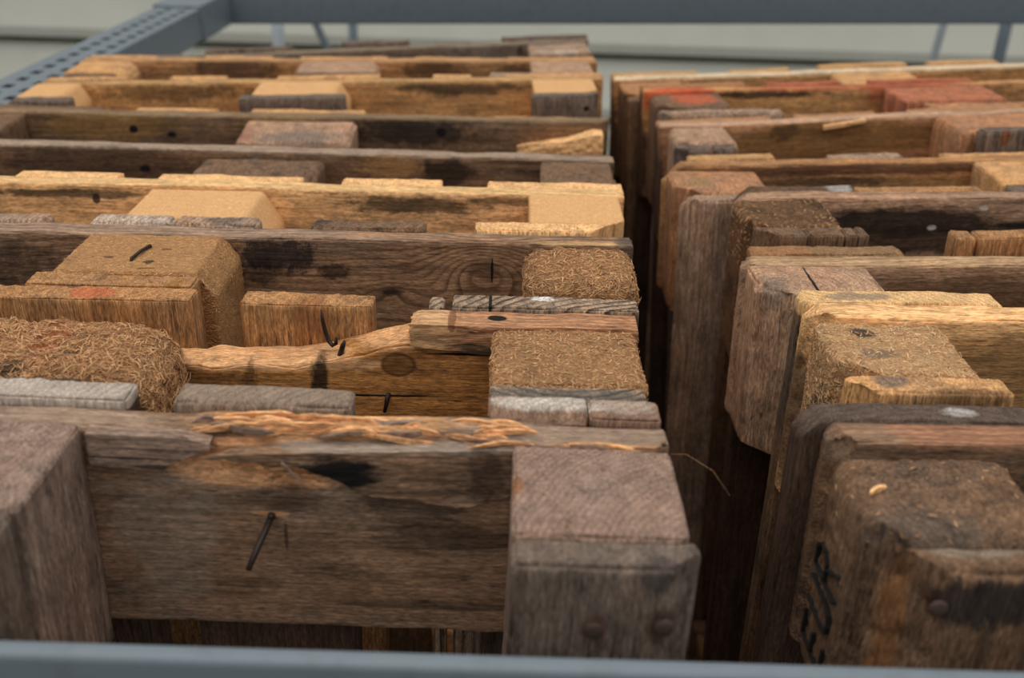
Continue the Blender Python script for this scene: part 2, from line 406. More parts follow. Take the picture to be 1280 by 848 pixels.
def tube(name, mat, parent, pts, rad, seg=10, cap=True):
    pts = [Vector(p) for p in pts]; V = []; F = []
    rad = rad if isinstance(rad, (list, tuple)) else [rad]*len(pts)
    for i, p in enumerate(pts):
        t = (pts[min(i+1, len(pts)-1)]-pts[max(i-1, 0)]).normalized()
        a = t.cross(Vector((.31, .17, .93))).normalized(); b = t.cross(a)
        for k in range(seg):
            an = 2*math.pi*k/seg; V.append(p+(a*math.cos(an)+b*math.sin(an))*rad[i])
    for i in range(len(pts)-1):
        for k in range(seg):
            F.append((i*seg+k, i*seg+(k+1) % seg, (i+1)*seg+(k+1) % seg, (i+1)*seg+k))
    F.append(tuple(range(seg))[::-1]); F.append(tuple((len(pts)-1)*seg+k for k in range(seg)))
    return mesh_obj(name, V, F, mat, parent)
def nail_head(parent, c, rad, mat=RUST):
    # a domed head lying on a board's front face
    V = [(c[0], c[1]-.0012, c[2])]; F = []; N = 14
    for rr, dy in ((.55, -.0010), (.9, -.0004), (1.0, .0006)):
        for k in range(N):
            a = 2*math.pi*k/N; V.append((c[0]+rad*rr*math.cos(a), c[1]+dy, c[2]+rad*rr*math.sin(a)))
    for k in range(N):
        F.append((0, 1+k, 1+(k+1) % N))
        for q in (0, 1): F.append((1+q*N+k, 1+(q+1)*N+k, 1+(q+1)*N+(k+1) % N, 1+q*N+(k+1) % N))
    return mesh_obj('nail', V, F, mat, parent)
def loose_chips(block, n, size, seed, zmin, mat=None):
    """torn chips standing out of a pressed-chip block's top and shoulders"""
    rs = np.random.RandomState(seed); me = block.data
    co = np.empty(len(me.vertices)*3); me.vertices.foreach_get('co', co); co = co.reshape(-1, 3)
    no = np.empty(len(me.vertices)*3); me.vertices.foreach_get('normal', no); no = no.reshape(-1, 3)
    idx = np.where((co[:, 2] > zmin) & (no[:, 1] < .5))[0]
    V = []; F = []
    for q in range(n):
        i = idx[rs.randint(len(idx))]; p = Vector(co[i]); nn = Vector(no[i])
        dv = Vector(rs.normal(size=3)); dv = dv-nn*dv.dot(nn); dv.normalize()
        dv = (dv+nn*rs.uniform(-.04, .22)).normalized()
        sd = dv.cross(nn).normalized(); th = sd.cross(dv).normalized()
        L = size*rs.uniform(.35, 1.25); wd = rs.uniform(.00012, .00042); t2 = rs.uniform(.00010, .00022)
        p = p+nn*.0001; b = len(V); bend = nn*rs.uniform(-.08, .12)*L
        for s_, k_, e_ in ((0, .7, 0), (.55, 1.0, 1), (1.0, .15, 0)):
            c = p+dv*(L*(s_-.35))+bend*e_
            V += [c-sd*wd*k_-th*t2, c+sd*wd*k_-th*t2, c+sd*wd*k_+th*t2, c-sd*wd*k_+th*t2]
        for s_ in (0, 4):
            for k in range(4): F.append((b+s_+k, b+s_+(k+1) % 4, b+s_+4+(k+1) % 4, b+s_+4+k))
        F.append((b+3, b+2, b+1, b)); F.append((b+8, b+9, b+10, b+11))
    o = mesh_obj('wood_chips', V, F, mat or CHIPM, block, smooth=False); o['kind'] = 'stuff'
    return o

# ------------------------------------------------------------------ setting: ground, wall
def plain_mat(name, c, rough=.8, nscale=8, amt=.25, bump=.2, bdist=.004):
    m = bpy.data.materials.new(name); m.use_nodes = True
    t = NT(m.node_tree); m.node_tree.nodes.clear()
    v = t.n('ShaderNodeTexCoord').outputs['Object']
    nz = t.noise(v, nscale, 6.0, 1.0, .6)[0]
    col = t.mix(t.m('MULTIPLY', t.rng(nz, .35, .7), amt), srgb(c), srgb(tuple(x*.7 for x in c)))
    p = t.n('ShaderNodeBsdfPrincipled', {'Base Color': col, 'Roughness': rough, 'Normal': t.n('ShaderNodeBump', {'Strength': bump, 'Distance': bdist, 'Height': nz}).outputs[0]})
    o = t.n('ShaderNodeOutputMaterial'); t.t.links.new(p.outputs[0], o.inputs[0])
    return m
def box_vf(x0, x1, y0, y1, z0, z1):
    V = [(x, y, z) for x in (x0, x1) for y in (y0, y1) for z in (z0, z1)]
    F = [(0, 1, 3, 2), (4, 6, 7, 5), (0, 4, 5, 1), (2, 3, 7, 6), (0, 2, 6, 4), (1, 5, 7, 3)]
    return V, F
V, F = box_vf(-6, 6, -3, 6.0, -.1, 0)
g = mesh_obj('floor', V, F, plain_mat('yard_asphalt', (92, 92, 90), .9, 30, .5, .5), smooth=False); g['kind'] = 'structure'
WALLY = 5.5
# clad wall: broad horizontal panels, each with a lip that overhangs the one below
prof = []; z = 0.0; pw = .335; zz0 = TOP-.795-2*pw
for k in range(12):
    zb = zz0+k*pw
    prof += [(zb, WALLY), (zb+.001, WALLY+.16), (zb+.040, WALLY+.16), (zb+.041, WALLY-.05), (zb+.09, WALLY-.06), (zb+pw-.06, WALLY-.02), (zb+pw-.004, WALLY)]
prof = [(0.0, WALLY)]+[p for p in prof if p[0] > .01]
V = []; F = []
for zq, yq in prof: V += [(-6, yq, zq), (6, yq, zq)]
n1 = len(V)
for zq, yq in prof: V += [(-6, WALLY+.3, zq), (6, WALLY+.3, zq)]
for i in range(len(prof)-1): F.append((2*i, 2*i+1, 2*i+3, 2*i+2)); F.append((n1+2*i, n1+2*i+2, n1+2*i+3, n1+2*i+1))
w_ = mesh_obj('wall_back', V, F, plain_mat('pale_grey_cladding', (224, 224, 209), .6, 3, .15, .05), smooth=False); w_['kind'] = 'structure'

# ------------------------------------------------------------------ helpers for things
def thing(name, label, cat, loc=(0, 0, 0), group=None):
    o = bpy.data.objects.new(name, None); o.empty_display_size = .1; COL.objects.link(o)
    o.location = loc; o['label'] = label; o['category'] = cat
    if group: o['group'] = group
    return o
def steel_tube(name, parent, x, y, z, mat=STEEL, r=.004, rot=0.0, tilt=0.0):
    x0, x1 = x; y0, y1 = y; z0, z1 = z
    V, F = slab_grid(axis_samples(x0, x1, 5., r), axis_samples(y0, y1, 5., r), axis_samples(z0, z1, 5., r))
    q = np.clip(V, [x0+r, y0+r, z0+r], [x1-r, y1-r, z1-r]); d = V-q; L = np.linalg.norm(d, axis=1, keepdims=True); L[L < 1e-9] = 1
    V = q+d/L*r
    if tilt: V[:, 2] += tilt*(V[:, 0]-(x0+x1)/2)
    if rot:
        c = np.array([(x0+x1)/2, (y0+y1)/2, 0]); a = rot
        V = V-c; V = np.stack([V[:, 0]*math.cos(a)-V[:, 1]*math.sin(a), V[:, 0]*math.sin(a)+V[:, 1]*math.cos(a), V[:, 2]], 1)+c
    return mesh_obj(name, V, F, mat, parent)

# ------------------------------------------------------------------ the steel crate
FLZ = TOP-1.222               # crate floor surface the pallets stand on
crate = thing('steel_crate', 'grey-blue steel crate of rails round both rows of upright pallets', 'crate', (0, 1.4, 0))
def cpart(fn, *a, **k):
    o = fn(*a, **k); o.location = (0, -1.4, 0); return o
RL, XR = -.689, 1.13
cpart(steel_tube, 'front_rail', crate, (-.80, 1.19), (.326, .3365), (TOP-.075, TOP-.014), rot=.018)
cpart(steel_tube, 'back_rail', crate, (-.80, 1.19), (2.350, 2.395), (TOP-.091, TOP-.008), rot=.05, tilt=.020)
cpart(steel_tube, 'side_rail', crate, (XR, XR+.045), (.36, 2.36), (TOP-.137, TOP-.068))
cpart(steel_tube, 'floor_panel', crate, (-.80, 1.18), (.31, 2.42), (FLZ-.03, FLZ), r=.003)
for (px, py, pz) in ((-.765, .345, -.07), (1.135, .365, -.138), (-.765, 1.22, -.109), (1.135, 2.38, -.10)):
    cpart(steel_tube, 'post', crate, (px, px+.045), (py, py+.045), (0, TOP+pz))
for (sx) in (-.765, 1.135):
    cpart(steel_tube, 'lower_rail', crate, (sx, sx+.04), (.40, 2.36), (FLZ-.03, FLZ+.03))
# perforated side rail, slots punched through its top sheet
def perforated_rail():
    x0, x1, y0, y1, zt, zb = -.778, RL, .40, 2.22, TOP-.045, TOP-.108
    r = .003; V = []; F = []
    xs = [x0+r, x0+.025, x0+.040, x0+.060, x0+.075, x1-r]
    pitch_, slot = .044, .022
    ys = [y0]; k = 0; cells = []
    step = pitch_/4
    n = int((y1-y0)/step); ys = [y0+i*step for i in range(n+1)]
    def v(x, y, z): V.append((x, y, z)); return len(V)-1
    grid = {}
    for i, xx in enumerate(xs):
        for j, yy in enumerate(ys): grid[i, j] = v(xx, yy, zt); grid[i, j, 1] = v(xx, yy, zt-.003)
    holes = set()
    for j in range(n):
        if j % 4 in (0, 1): holes.add((1, j))
        if j % 4 in (2, 3): holes.add((3, j))
    for i in range(len(xs)-1):
        for j in range(n):
            if (i, j) in holes: continue
            F.append((grid[i, j], grid[i+1, j], grid[i+1, j+1], grid[i, j+1]))
            F.append((grid[i, j, 1], grid[i, j+1, 1], grid[i+1, j+1, 1], grid[i+1, j, 1]))
    for (i, j) in holes:
        for (a, b) in (((i, j), (i+1, j)), ((i+1, j), (i+1, j+1)), ((i+1, j+1), (i, j+1)), ((i, j+1), (i, j))):
            da, db = (a[0]-b[0]), (a[1]-b[1])
            if da == 0:
                oth = (i, j-1) if False else None
            nb = {(((i, j), (i+1, j))): (i, j-1), ((i+1, j), (i+1, j+1)): (i+1, j), ((i+1, j+1), (i, j+1)): (i, j+1), ((i, j+1), (i, j)): (i-1, j)}[(a, b)]
            if nb in holes: continue
            F.append((grid[a], grid[b], grid[b + (1,)], grid[a + (1,)]))
    # rounded shoulders, walls and underside as an extruded strip
    pr = [(x1-r, zt), (x1-r*.3, zt-r*.3), (x1, zt-r), (x1, zb+r), (x1-r, zb), (x0+r, zb), (x0, zb+r), (x0, zt-r), (x0+r*.3, zt-r*.3), (x0+r, zt)]
    a0 = len(V)
    for (xx, zz) in pr: V.append((xx, y0, zz)); V.append((xx, ys[-1], zz))
    for i in range(len(pr)-1): F.append((a0+2*i, a0+2*i+2, a0+2*i+3, a0+2*i+1))
    return mesh_obj('side_rail', V, F, STEEL, crate, smooth=False)
o = perforated_rail(); o.location = (0, -1.4, 0)
o['label'] = 'side rail with two rows of punched slots'
o = cpart(steel_tube, 'corner_sleeve', crate, (-.783, RL+.004), (2.106, 2.345), (TOP-.1085, TOP-.039), STEEL)
o['label'] = 'paler sleeve at the rail corner'

# racking standing behind the crate
def rack_post(label, pts, rad, mat):
    t = thing('rack_post', label, 'post', (pts[0][0], pts[0][1], 0), 'thin posts behind the crate')
    o = tube('upright', mat, t, pts, rad, 12); o.location = (-pts[0][0], -pts[0][1], 0)
    b = steel_tube('foot_plate', t, (-.05, .05), (-.05, .05), (0, .008), mat, r=.002)
    return t
YB = 3.2
rack_post('light blue-grey upright post, leftmost behind the back rail', [(-.815, YB, .005), (-.815, YB, TOP+.25)], .019, GALV)
rack_post('thin dark brace leaning left behind the pallets', [(-.55, YB+.05, .005), (-.645, YB+.05, TOP-.42), (-.735, YB+.05, TOP-.2), (-.80, YB+.05, TOP+.1)], .012, STEEL)
rack_post('short dark grey post right of the leaning brace', [(-.632, YB+.25, .005), (-.632, YB+.25, TOP+.2)], .015, STEEL)
rack_post('thin pale rod, left one of the two rods on the right', [(1.14, YB, .005), (1.152, YB, TOP-.32), (1.168, YB, TOP-.15), (1.19, YB, TOP+.1)], .012, GALV)
rack_post('dark blue-grey post at far right behind the pallets', [(1.335, YB, .005), (1.345, YB, TOP-.3), (1.345, YB, TOP+.1)], .018, STEEL)

# ------------------------------------------------------------------ pallets
PAL = {   # gap-side corner x, front y, top z offset, yaw (deg), tilt, direction away from the gap
'P1':(.077,.374,0,2.0,-.02,-1),'P2':(.072,.523,0,2.0,0,-1),'P3':(.077,.674,0,1.5,0,-1),
'P4':(.080,.8235,-.011,1.8,0,-1),'P5':(.077,.970,-.020,1.0,0,-1),'P6':(.086,1.152,-.027,3.5,0,-1),
'P7':(.083,1.311,-.010,4.2,.022,-1),'P8':(.082,1.457,-.0155,4.2,.012,-1),'P9':(.075,1.613,-.014,4.4,.056,-1),
'R1':(.160,.383,0,2,0,1),'R2':(.186,.535,.003,2,0,1),'R3':(.172,.690,-.020,2.5,.02,1),'R4':(.188,.840,-.015,2.5,.025,1),
'R5':(.135,.986,-.029,2.5,.038,1),'R6':(.145,1.132,-.025,3.5,.060,1),'R7':(.138,1.279,-.017,4.2,.037,1),'R8':(.108,1.424,-.034,5,.045,1)}
LAB = {
'P1':'weathered grey pallet nearest the camera, its split stringer showing a bent nail',
'P2':'second pallet from the front, left row, with broken stringer and fluffy chip blocks',
'P3':'left-row pallet with a dark staple on its tan chip block and a large knot',
'P4':'fresh yellow pallet, the only pale new one in the left row',
'P5':'dark brown pallet standing directly behind the fresh yellow one',
'P6':'dark pallet with a pale torn splinter at its right end',
'P7':'tan pallet with three grey-fronted blocks in the left row',
'P8':'brown pallet second from the back of the left row',
'P9':'tilted grey pallet at the very back of the left row',
'R1':'dark weathered pallet nearest the camera in the right row, stamped with black letters',
'R2':'right-row pallet with pale stringer strip and pale chip block',
'R3':'grey-brown pallet with deep sloped corner, behind the pale chip block',
'R4':'dark stained pallet with black grime on its stringer, right row',
'R5':'orange-brown pallet with sloped corner and grey board, right row',
'R6':'right-row pallet with brown stringer face and two dark grey board ends',
'R7':'pallet with orange-red painted corner, second from the back of the right row',
'R8':'tan pallet at the very back of the right row with pale top strip'}
GRP = {-1: 'upright pallets in the left row', 1: 'upright pallets in the right row'}

class Pallet:
    def __init__(s, key):
        x, y, z, yw, t, sg = PAL[key]; s.s = sg; s.key = key; s.tilt = t
        s.root = thing('wooden_pallet', LAB[key], 'pallet', (x, y, TOP+z), GRP[sg])
        s.root.rotation_euler = (0, -t, math.radians(yw)); s.zoff = z
        far = PAL[key][1] > 1.0
        s.step = .0035 if y < .80 else (.006 if y < 1.12 else .010)
    def bottom(s, u0, u1):
        # where the crate floor lies below this piece, in the pallet's own frame
        xs = [s.s*u0, s.s*u1]
        return max((FLZ-(TOP+s.zoff)-xx*math.sin(s.tilt))/math.cos(s.tilt) for xx in xs)+.0045
    def X(s, u0, u1):
        m = .748 if s.s < 0 else .8
        return (s.s*min(u0, m-.03), s.s*min(u1, m))
    def chamf(s, u, y, c, side, front):
        # vertical chamfer: side 'g' faces the gap, 'f' faces away
        nx = (-s.s if side == 'g' else s.s); ny = -1 if front else 1
        k = c/2
        return (s.s*u-nx*k, y-ny*k, 0, nx, ny, 0)
    def deck(s, u0, u1, kind, dz=0.0, y=(.1225, .1435), **kw):
        bl = kw.pop('blobs', ()); kn = kw.pop('knots', ())
        return board('deck_board', wood(kind, 'z', bl, kn), s.root, s.X(u0, u1), y, (s.bottom(u0, u1), dz), step=s.step, dense=kw.pop('dense', .07), end_rough=kw.pop('end_rough', .0006), **kw)
    def foot(s, u0, u1, kind, dz=0.0, y=(0, .0215), **kw):
        bl = kw.pop('blobs', ()); kn = kw.pop('knots', ())
        return board('bottom_board', wood(kind, 'z', bl, kn), s.root, s.X(u0, u1), y, (s.bottom(u0, u1), dz), step=s.step, dense=kw.pop('dense', .10), end_rough=kw.pop('end_rough', .0006), **kw)
    def block(s, u0, u1, kind, dz=0.0, y=(.022, .0995), h=.143, **kw):
        bl = kw.pop('blobs', ()); kn = kw.pop('knots', ())
        return board('spacer_block', wood(kind, 'z', bl, kn, kw.pop('bump', .55)), s.root, s.X(u0, u1), y, (-h, dz), step=s.step*kw.pop('fine', 1.0), dense=kw.pop('dense', .12), **kw)
    def stringer(s, kind, dz=0.0, y=(.100, .122), h=.145, u=(0, .8), **kw):
        bl = kw.pop('blobs', ()); kn = kw.pop('knots', ())
        return board('stringer_board', wood(kind, 'x', bl, kn), s.root, s.X(*u), y, (-h, dz), step=s.step*kw.pop('fine', 1.0), axis='x', dense=kw.pop('dense', .16), **kw)
    def rest(s, kind, chipk=None):
        # middle and lower cross boards and the gap-side blocks between them
        st = s.step; s.step = .03; b = -1.2
        for zc in (-.60, -1.115):
            zc = max(zc, s.bottom(0, .8)+.075)
            board('stringer_board', wood(kind, 'x'), s.root, s.X(0, .8), (.100, .122), (zc-.072, zc+.072), step=.03, axis='x', dense=.01)
            board('spacer_block', wood(chipk or kind, 'z'), s.root, s.X(0.002, .098), (.022, .0995), (zc-.072, zc+.072), step=.012, dense=.2)
        s.step = st

ORANGE = (196, 104, 66); BLK = (26, 21, 18); FRESHC = (212, 158, 108); RUSTC = (96, 58, 36)

# ---- left row, from the front -----------------------------------------------------------------
p = Pallet('P1')
def warp_split(V):
    V = V.copy(); x, y, z = V[:, 0], V[:, 1], V[:, 2]
    nz = fbm(V*np.array([40, 200, 200]), 91, 3)-.5
    front = np.clip((.112-y)/.010, 0, 1)
    lo = np.interp(x, [-.29, -.272, -.25, -.24, -.225, -.21, -.165, -.15], [-.020, -.023, -.030, -.024, -.026, -.0345, -.0345, -.03])
    m = np.clip((z-lo+nz*.003)/.002, 0, 1)*np.clip((x+.285)/.010, 0, 1)*np.clip((-.150-x)/.010, 0, 1)
    V[:, 1] += m*front*(.0045+.008*nz)
    # the torn upper edge: its front third has split away, the rest stands up in ridges
    e = np.clip((x+.262)/.02, 0, 1)*np.clip((-.06-x)/.05, 0, 1)
    rid = fbm(np.stack([x*22, y*420, 0*x], 1), 71, 3)-.5
    V[:, 2] += np.clip((z+.012)/.012, 0, 1)*e*(np.where(y < .1075, -.0085, .0015)+.011*rid)
    return V
sb = p.stringer('greyface', h=.131, warp=warp_split, fine=.7, cuts=[p.chamf(0, .1, .006, 'g', True)], dz=0, blobs=(
    ((-.185, .114, 0.001), (.085, .014, .012), FRESHC, .95, .7, (30, 260, 260)),
    ((-.215, .106, -.021), (.064, .014, .0155), (228, 170, 122), 1.0, .40, (60, 200, 200)),
    ((-.06, .102, .001), (.07, .005, .006), (206, 152, 108), .8, 1.1, (25, 300, 300)),
    ((-.05, .112, .001), (.085, .014, .005), (166, 144, 124), .6, 1.0, (25, 300, 300)),
    ((-.11, .1, -.062), (.055, .012, .010), BLK, .6, 1.5, (20, 120, 200)), ((-.14, .1, -.045), (.03, .012, .014), BLK, .5, 1.6, (60, 120, 120)),
    ((-.12, .1, -.112), (.06, .012, .004), BLK, .5, 1.6, (20, 120, 200)),
    ((-.275, .1, -.075), (.035, .012, .05), (158, 140, 122), .5, 1.5, (40, 60, 60)),
    ((-.2155, .1, -.0505), (.011, .006, .0016), (206, 152, 100), .95, .3),
    ((-.208, .1, -.066), (.0014, .006, .011), (66, 46, 30), .8, .7),
    ((-.205, .1, -.040), (.022, .01, .010), (84, 62, 46), .6, 1.3, (60, 90, 120)),
    ((-.40, .112, .001), (.15, .02, .006), (176, 152, 130), .6, 1.0, (20, 200, 200))), knots=(((-.205, .1, -.045), (.028, .02, .012), .010),))
xs = np.linspace(-.309, -.2445, 40)
plate('split_layer', wood('old', 'x', (((-.268, .095, -.020), (.02, .01, .0016), (40, 28, 20), .8, .9), ((-.29, .095, -.0145), (.03, .01, .0006), (40, 28, 20), .9, .6))), sb, xs, np.interp(xs, [-.309, -.26, -.2445], [0, -.0008, -.004]),
      np.interp(xs, [-.309, -.273, -.264, -.2445], [-.0205, -.0226, -.0165, -.0075])+.0015*(fbm(np.stack([xs*260, 0*xs, 0*xs], 1), 5, 3)-.5),
      np.full(40, .0952), np.full(40, .0090), 10, .0005)
xs = np.linspace(-.247, -.082, 80)
plate('split_layer', wood('greyface', 'x', (((-.16, .102, -.004), (.09, .012, .0042), (166, 146, 128), .95, .6, (30, 200, 200)), ((-.13, .0935, -.0065), (.05, .004, .0018), (206, 156, 108), .8, .9, (30, 200, 200)),
      ((-.178, .093, -.0195), (.027, .02, .0125), BLK, 1.0, .8, (60, 120, 200)), ((-.097, .093, -.02), (.012, .02, .02), (46, 38, 32), .65, 1.2, (90, 100, 90)), ((-.13, .093, -.03), (.05, .02, .004), (50, 38, 28), .5, 1.3, (30, 100, 200)))), sb, xs,
      np.interp(xs, [-.247, -.235, -.20, -.178, -.084, -.082], [-.0105, -.0085, -.0065, -.0060, -.0030, -.0030])+.0012*(fbm(np.stack([xs*120, 0*xs, 0*xs], 1), 8, 3)-.5),
      np.interp(xs, [-.247, -.235, -.2, -.177, -.165, -.12, -.104, -.095, -.082], [-.0112, -.0122, -.0145, -.024, -.0325, -.039, -.0395, -.035, -.032])+.0022*(fbm(np.stack([xs*170, 0*xs, 0*xs], 1), 9, 3)-.5),
      np.interp(xs, [-.247, -.2, -.082], [.0915, .0930, .0985]), np.interp(xs, [-.247, -.23, -.2, -.082], [.002, .008, .0125, .0125]), 16, .0006)
rs = np.random.RandomState(4)
def sliver(kind, x0, L, y0, z0, h, th, slope=0.0):
    xs = np.linspace(x0, x0+L, 12); q = np.linspace(0, 1, 12); tp = np.minimum(1, np.minimum(q/.35, (1-q)/.25))**.8
    zz = z0+slope*(q-.3)+.001*np.sin(q*5+x0*300)
    return plate('splinter', wood(kind, 'x'), sb, xs, zz+h*tp*.6+.0001, zz-h*tp*.4-.0001, y0+.002*np.sin(q*3+x0*700), .0003+th*tp, 4, .0005)
for k in range(46):
    x0 = rs.uniform(-.262, -.10); yy = rs.uniform(.1045, .117); L = rs.uniform(.014, .055)
    sliver('split' if rs.rand() < .75 else 'old', x0, min(L, -.07-x0), yy, rs.uniform(-.003, .0005)+(yy-.105)*.20, rs.uniform(.0015, .0042), rs.uniform(.0008, .003), rs.uniform(-.002, .003))
for k in range(16):
    x0 = rs.uniform(-.255, -.205); L = rs.uniform(.012, .035)
    sliver('split', x0, L, rs.uniform(.098, .104), rs.uniform(-.026, -.010), rs.uniform(.001, .003), .0018, rs.uniform(-.008, .002))
for k in range(8):
    x0 = rs.uniform(-.14, -.06); sliver('split' if k % 2 else 'old', x0, min(rs.uniform(.02, .06), -.01-x0), rs.uniform(.0995, .1045), rs.uniform(-.0025, .0), .002, .0016)
plate('splinter', wood('old', 'x'), sb, np.linspace(-.206, -.196, 6), np.linspace(-.010, -.022, 6), np.linspace(-.012, -.0235, 6), np.full(6, .0905), np.full(6, .0012), 3, .0002)
tube('nail', NAILM, sb, [(-.2155, .104, -.051), (-.2155, .097, -.052), (-.2165, .091, -.0545), (-.219, .083, -.059), (-.2225, .0705, -.0665)], [.0018, .0018, .0018, .0018, .0016], 12)
tube('nail', NAILM, sb, [(-.2155, .098, -.0515), (-.2145, .0968, -.0505), (-.2140, .0960, -.0503)], [.0014, .0023, .0020], 12)
kb = p.block(0.0, .084, 'endgrey', dz=0, cuts=[p.chamf(0, .022, .004, 'g', True)], r=.0025, blobs=(((-.083, .06, .0), (.005, .01, .01), (156, 100, 58), .7, .8),))
p.block(.312, .442, 'endgrey', dz=.003, r=.002)
p.block(.70, .798, 'endgrey')
fb = p.foot(-.003, .0845, 'front', dz=0, cuts=[p.chamf(0, 0, .011, 'g', True)], r=.0035, blobs=(
    ((-.045, 0, -.037), (.008, .01, .012), (96, 64, 44), .5, .9), ((-.0125, 0, -.034), (.009, .01, .013), (70, 44, 32), .7, .9),
    ((-.018, 0, -.004), (.010, .012, .012), (70, 62, 58), .7, 1.0)), edge=1.4)
nail_head(fb, (-.045, -.0005, -.0365), .0048); nail_head(fb, (-.0125, -.0005, -.0335), .005)
fb2 = p.foot(.314, .443, 'front', dz=.003, r=.003)
p.foot(.70, .80, 'front')
for (a, b, dz) in ((.002, .0415, .0045), (.043, .098, .006)):
    p.deck(a, b, 'gapshade', dz=dz, r=.0016, blobs=(((-.05, .133, .006), (1, 1, .008), (150, 118, 96), .95, .6), ((-.06, .136, .007), (.045, .010, .006), (206, 192, 176), .95, .9, (70, 110, 70)), ((-.02, .136, .006), (.02, .010, .006), (180, 158, 140), .8, 1.0), ((-.085, .122, -.012), (.02, .004, .02), (160, 108, 66), .8, .6)),
           warp=lambda V: V-np.stack([0*V[:, 0], 0*V[:, 0], np.where((V[:, 0] < -.044) & (V[:, 1] < .129) & (V[:, 2] > -.03), .007, 0)], 1))
p.deck(.173, .271, 'gapshade', dz=.0055, r=.003, blobs=(((-.22, .133, .006), (1, 1, .016), (156, 134, 114), .9, .8),))
p.deck(.296, .44, 'gapshade', dz=.005, blobs=(((-.36, .133, .005), (1, 1, .007), (190, 174, 158), .95, .6),))
p.deck(.53, .63, 'gapshade'); p.deck(.66, .80, 'gapshade')
tube('loose_fibre', CHIPM, sb, [(.0, .115, -.012), (.012, .112, -.010), (.026, .106, -.016), (.036, .100, -.028)], .00009, 6)
p.rest('gapshade')

p = Pallet('P2')
def warp_broken(V):
    V = V.copy(); x, z = V[:, 0], V[:, 2]
    d = np.interp(x, [-.8, -.42, -.30, -.23, -.205, -.18, -.155, -.14, 0], [.030, .034, .034, .031, .027, .018, .0125, .0185, .0185])
    d = d+.006*(fbm(V*np.array([60, 120, 0]), 12, 3)-.5)+np.clip((.111-V[:, 1])/.011, -1, 1)*np.where(x < -.15, .0028, 0)
    V[:, 2] = z-d*np.clip((z+.11)/.11, 0, 1)
    return V
sb = p.stringer('ochre', warp=warp_broken, fine=.75, blobs=(
    ((-.26, .111, -.031), (.13, .02, .009), (238, 180, 126), .95, .6, (30, 200, 200)),
    ((-.165, .111, -.015), (.05, .02, .008), (230, 172, 120), .85, .8, (30, 200, 200)),
    ((-.215, .1, -.05), (.007, .02, .035), BLK, .9, .8, (150, 60, 60)), ((-.262, .1, -.05), (.006, .02, .02), BLK, .6, 1.2, (150, 60, 60)),
    ((-.196, .1, -.055), (.10, .02, .0010), (16, 12, 10), 1.0, .9, (20, 60, 60)),
    ((-.09, .1, -.022), (.06, .02, .0012), (16, 12, 10), 1.0, .7, (20, 60, 60)),
    ((-.161, .1, -.031), (.0125, .02, .0095), (70, 46, 26), .95, .25), ((-.161, .098, -.031), (.0112, .02, .0082), (138, 94, 50), .95, .25),
    ((-.30, .1, -.06), (.05, .02, .03), (70, 50, 32), .5, 1.5)), knots=(((-.161, .1, -.031), (.035, .04, .022), .014),))
xs = np.linspace(-.152, -.001, 50)
ck = plate('broken_chunk', wood('rust', 'x', (((-.152, .11, -.005), (.03, .05, .03), (206, 160, 114), .9, .5, (40, 300, 400)), ((-.105, .1, -.018), (.04, .01, .009), (70, 54, 40), .9, .9, (30, 90, 300)), ((-.095, .109, .001), (.007, .0045, .006), (24, 17, 13), 1.0, .3), ((-.125, .105, 0), (.003, .02, .004), (110, 64, 36), .7, .6))), sb, xs,
      np.interp(xs, [-.152, -.148, -.12, 0], [-.001, .002, .0015, -.001]), np.interp(xs, [-.152, -.1, 0], [-.0145, -.0205, -.0200]), np.interp(xs, [-.152, -.07, 0], [.0945, .0965, .0985]), np.full(50, .0235), 12, .0011)
for k in range(14):
    zz = -.013+.0011*k; L = rs.uniform(.004, .012); xs = np.linspace(-.150-L*.35, -.140, 6); yy = rs.uniform(.0945, .115)
    plate('splinter', wood('split', 'x'), sb, xs, np.full(6, zz+.0008), np.full(6, zz-.0006), np.full(6, yy), np.linspace(.001, .004, 6), 3, .0004)
tube('nail', NAILM, sb, [(-.213, .112, .003), (-.2125, .112, -.004), (-.211, .111, -.012), (-.209, .110, -.019), (-.206, .108, -.0215), (-.2035, .107, -.0195), (-.203, .107, -.015)], [.0006, .0013, .0015, .0015, .0015, .0014, .0009], 10)
tube('nail', NAILM, sb, [(-.201, .106, -.028), (-.1985, .104, -.020), (-.197, .103, -.0155)], [.002, .0018, .001], 10)
tube('nail', NAILM, sb, [(-.168, .104, -.052), (-.1685, .098, -.055), (-.171, .096, -.066)], [.0018, .0018, .0012], 10)
def warp_round(cx0, drop, side, wdt):
    def f(V):
        V = V.copy(); d = np.clip((side*(V[:, 0]-cx0))/wdt, 0, 1)
        V[:, 2] -= drop*d**2*np.clip((V[:, 2]+.08)/.08, 0, 1); return V
    return f
kb = p.block(.302, .432, 'chipgrit', dz=.001, chip=.0030, r=.010, fine=.6, dense=.06, warp=warp_round(-.345, .016, 1, .045), bump=.9, blobs=(
    ((-.375, .062, .0), (.012, .03, .02), ORANGE, .7, .9), ((-.40, .03, -.004), (.03, .012, .02), (70, 62, 56), .7, .9), ((-.37, .045, .001), (.02, .006, .01), (110, 104, 98), .4, 1.2)))
loose_chips(kb, 5200, .0075, 11, -.05)
kb2 = p.block(.004, .0975, 'chip', dz=-.001, chip=.0016, r=.005, fine=.7, bump=.8)
loose_chips(kb2, 2000, .0042, 12, -.03)
p.block(.70, .798, 'chip', chip=.001)
p.foot(.006, .097, 'ringed', dz=-.001, blobs=(((-.05, .01, 0), (.06, .012, .008), (92, 88, 82), .7, 1.0),))
p.foot(.338, .45, 'gapshade', dz=-.002, r=.003)
p.foot(.70, .80, 'gapshade')
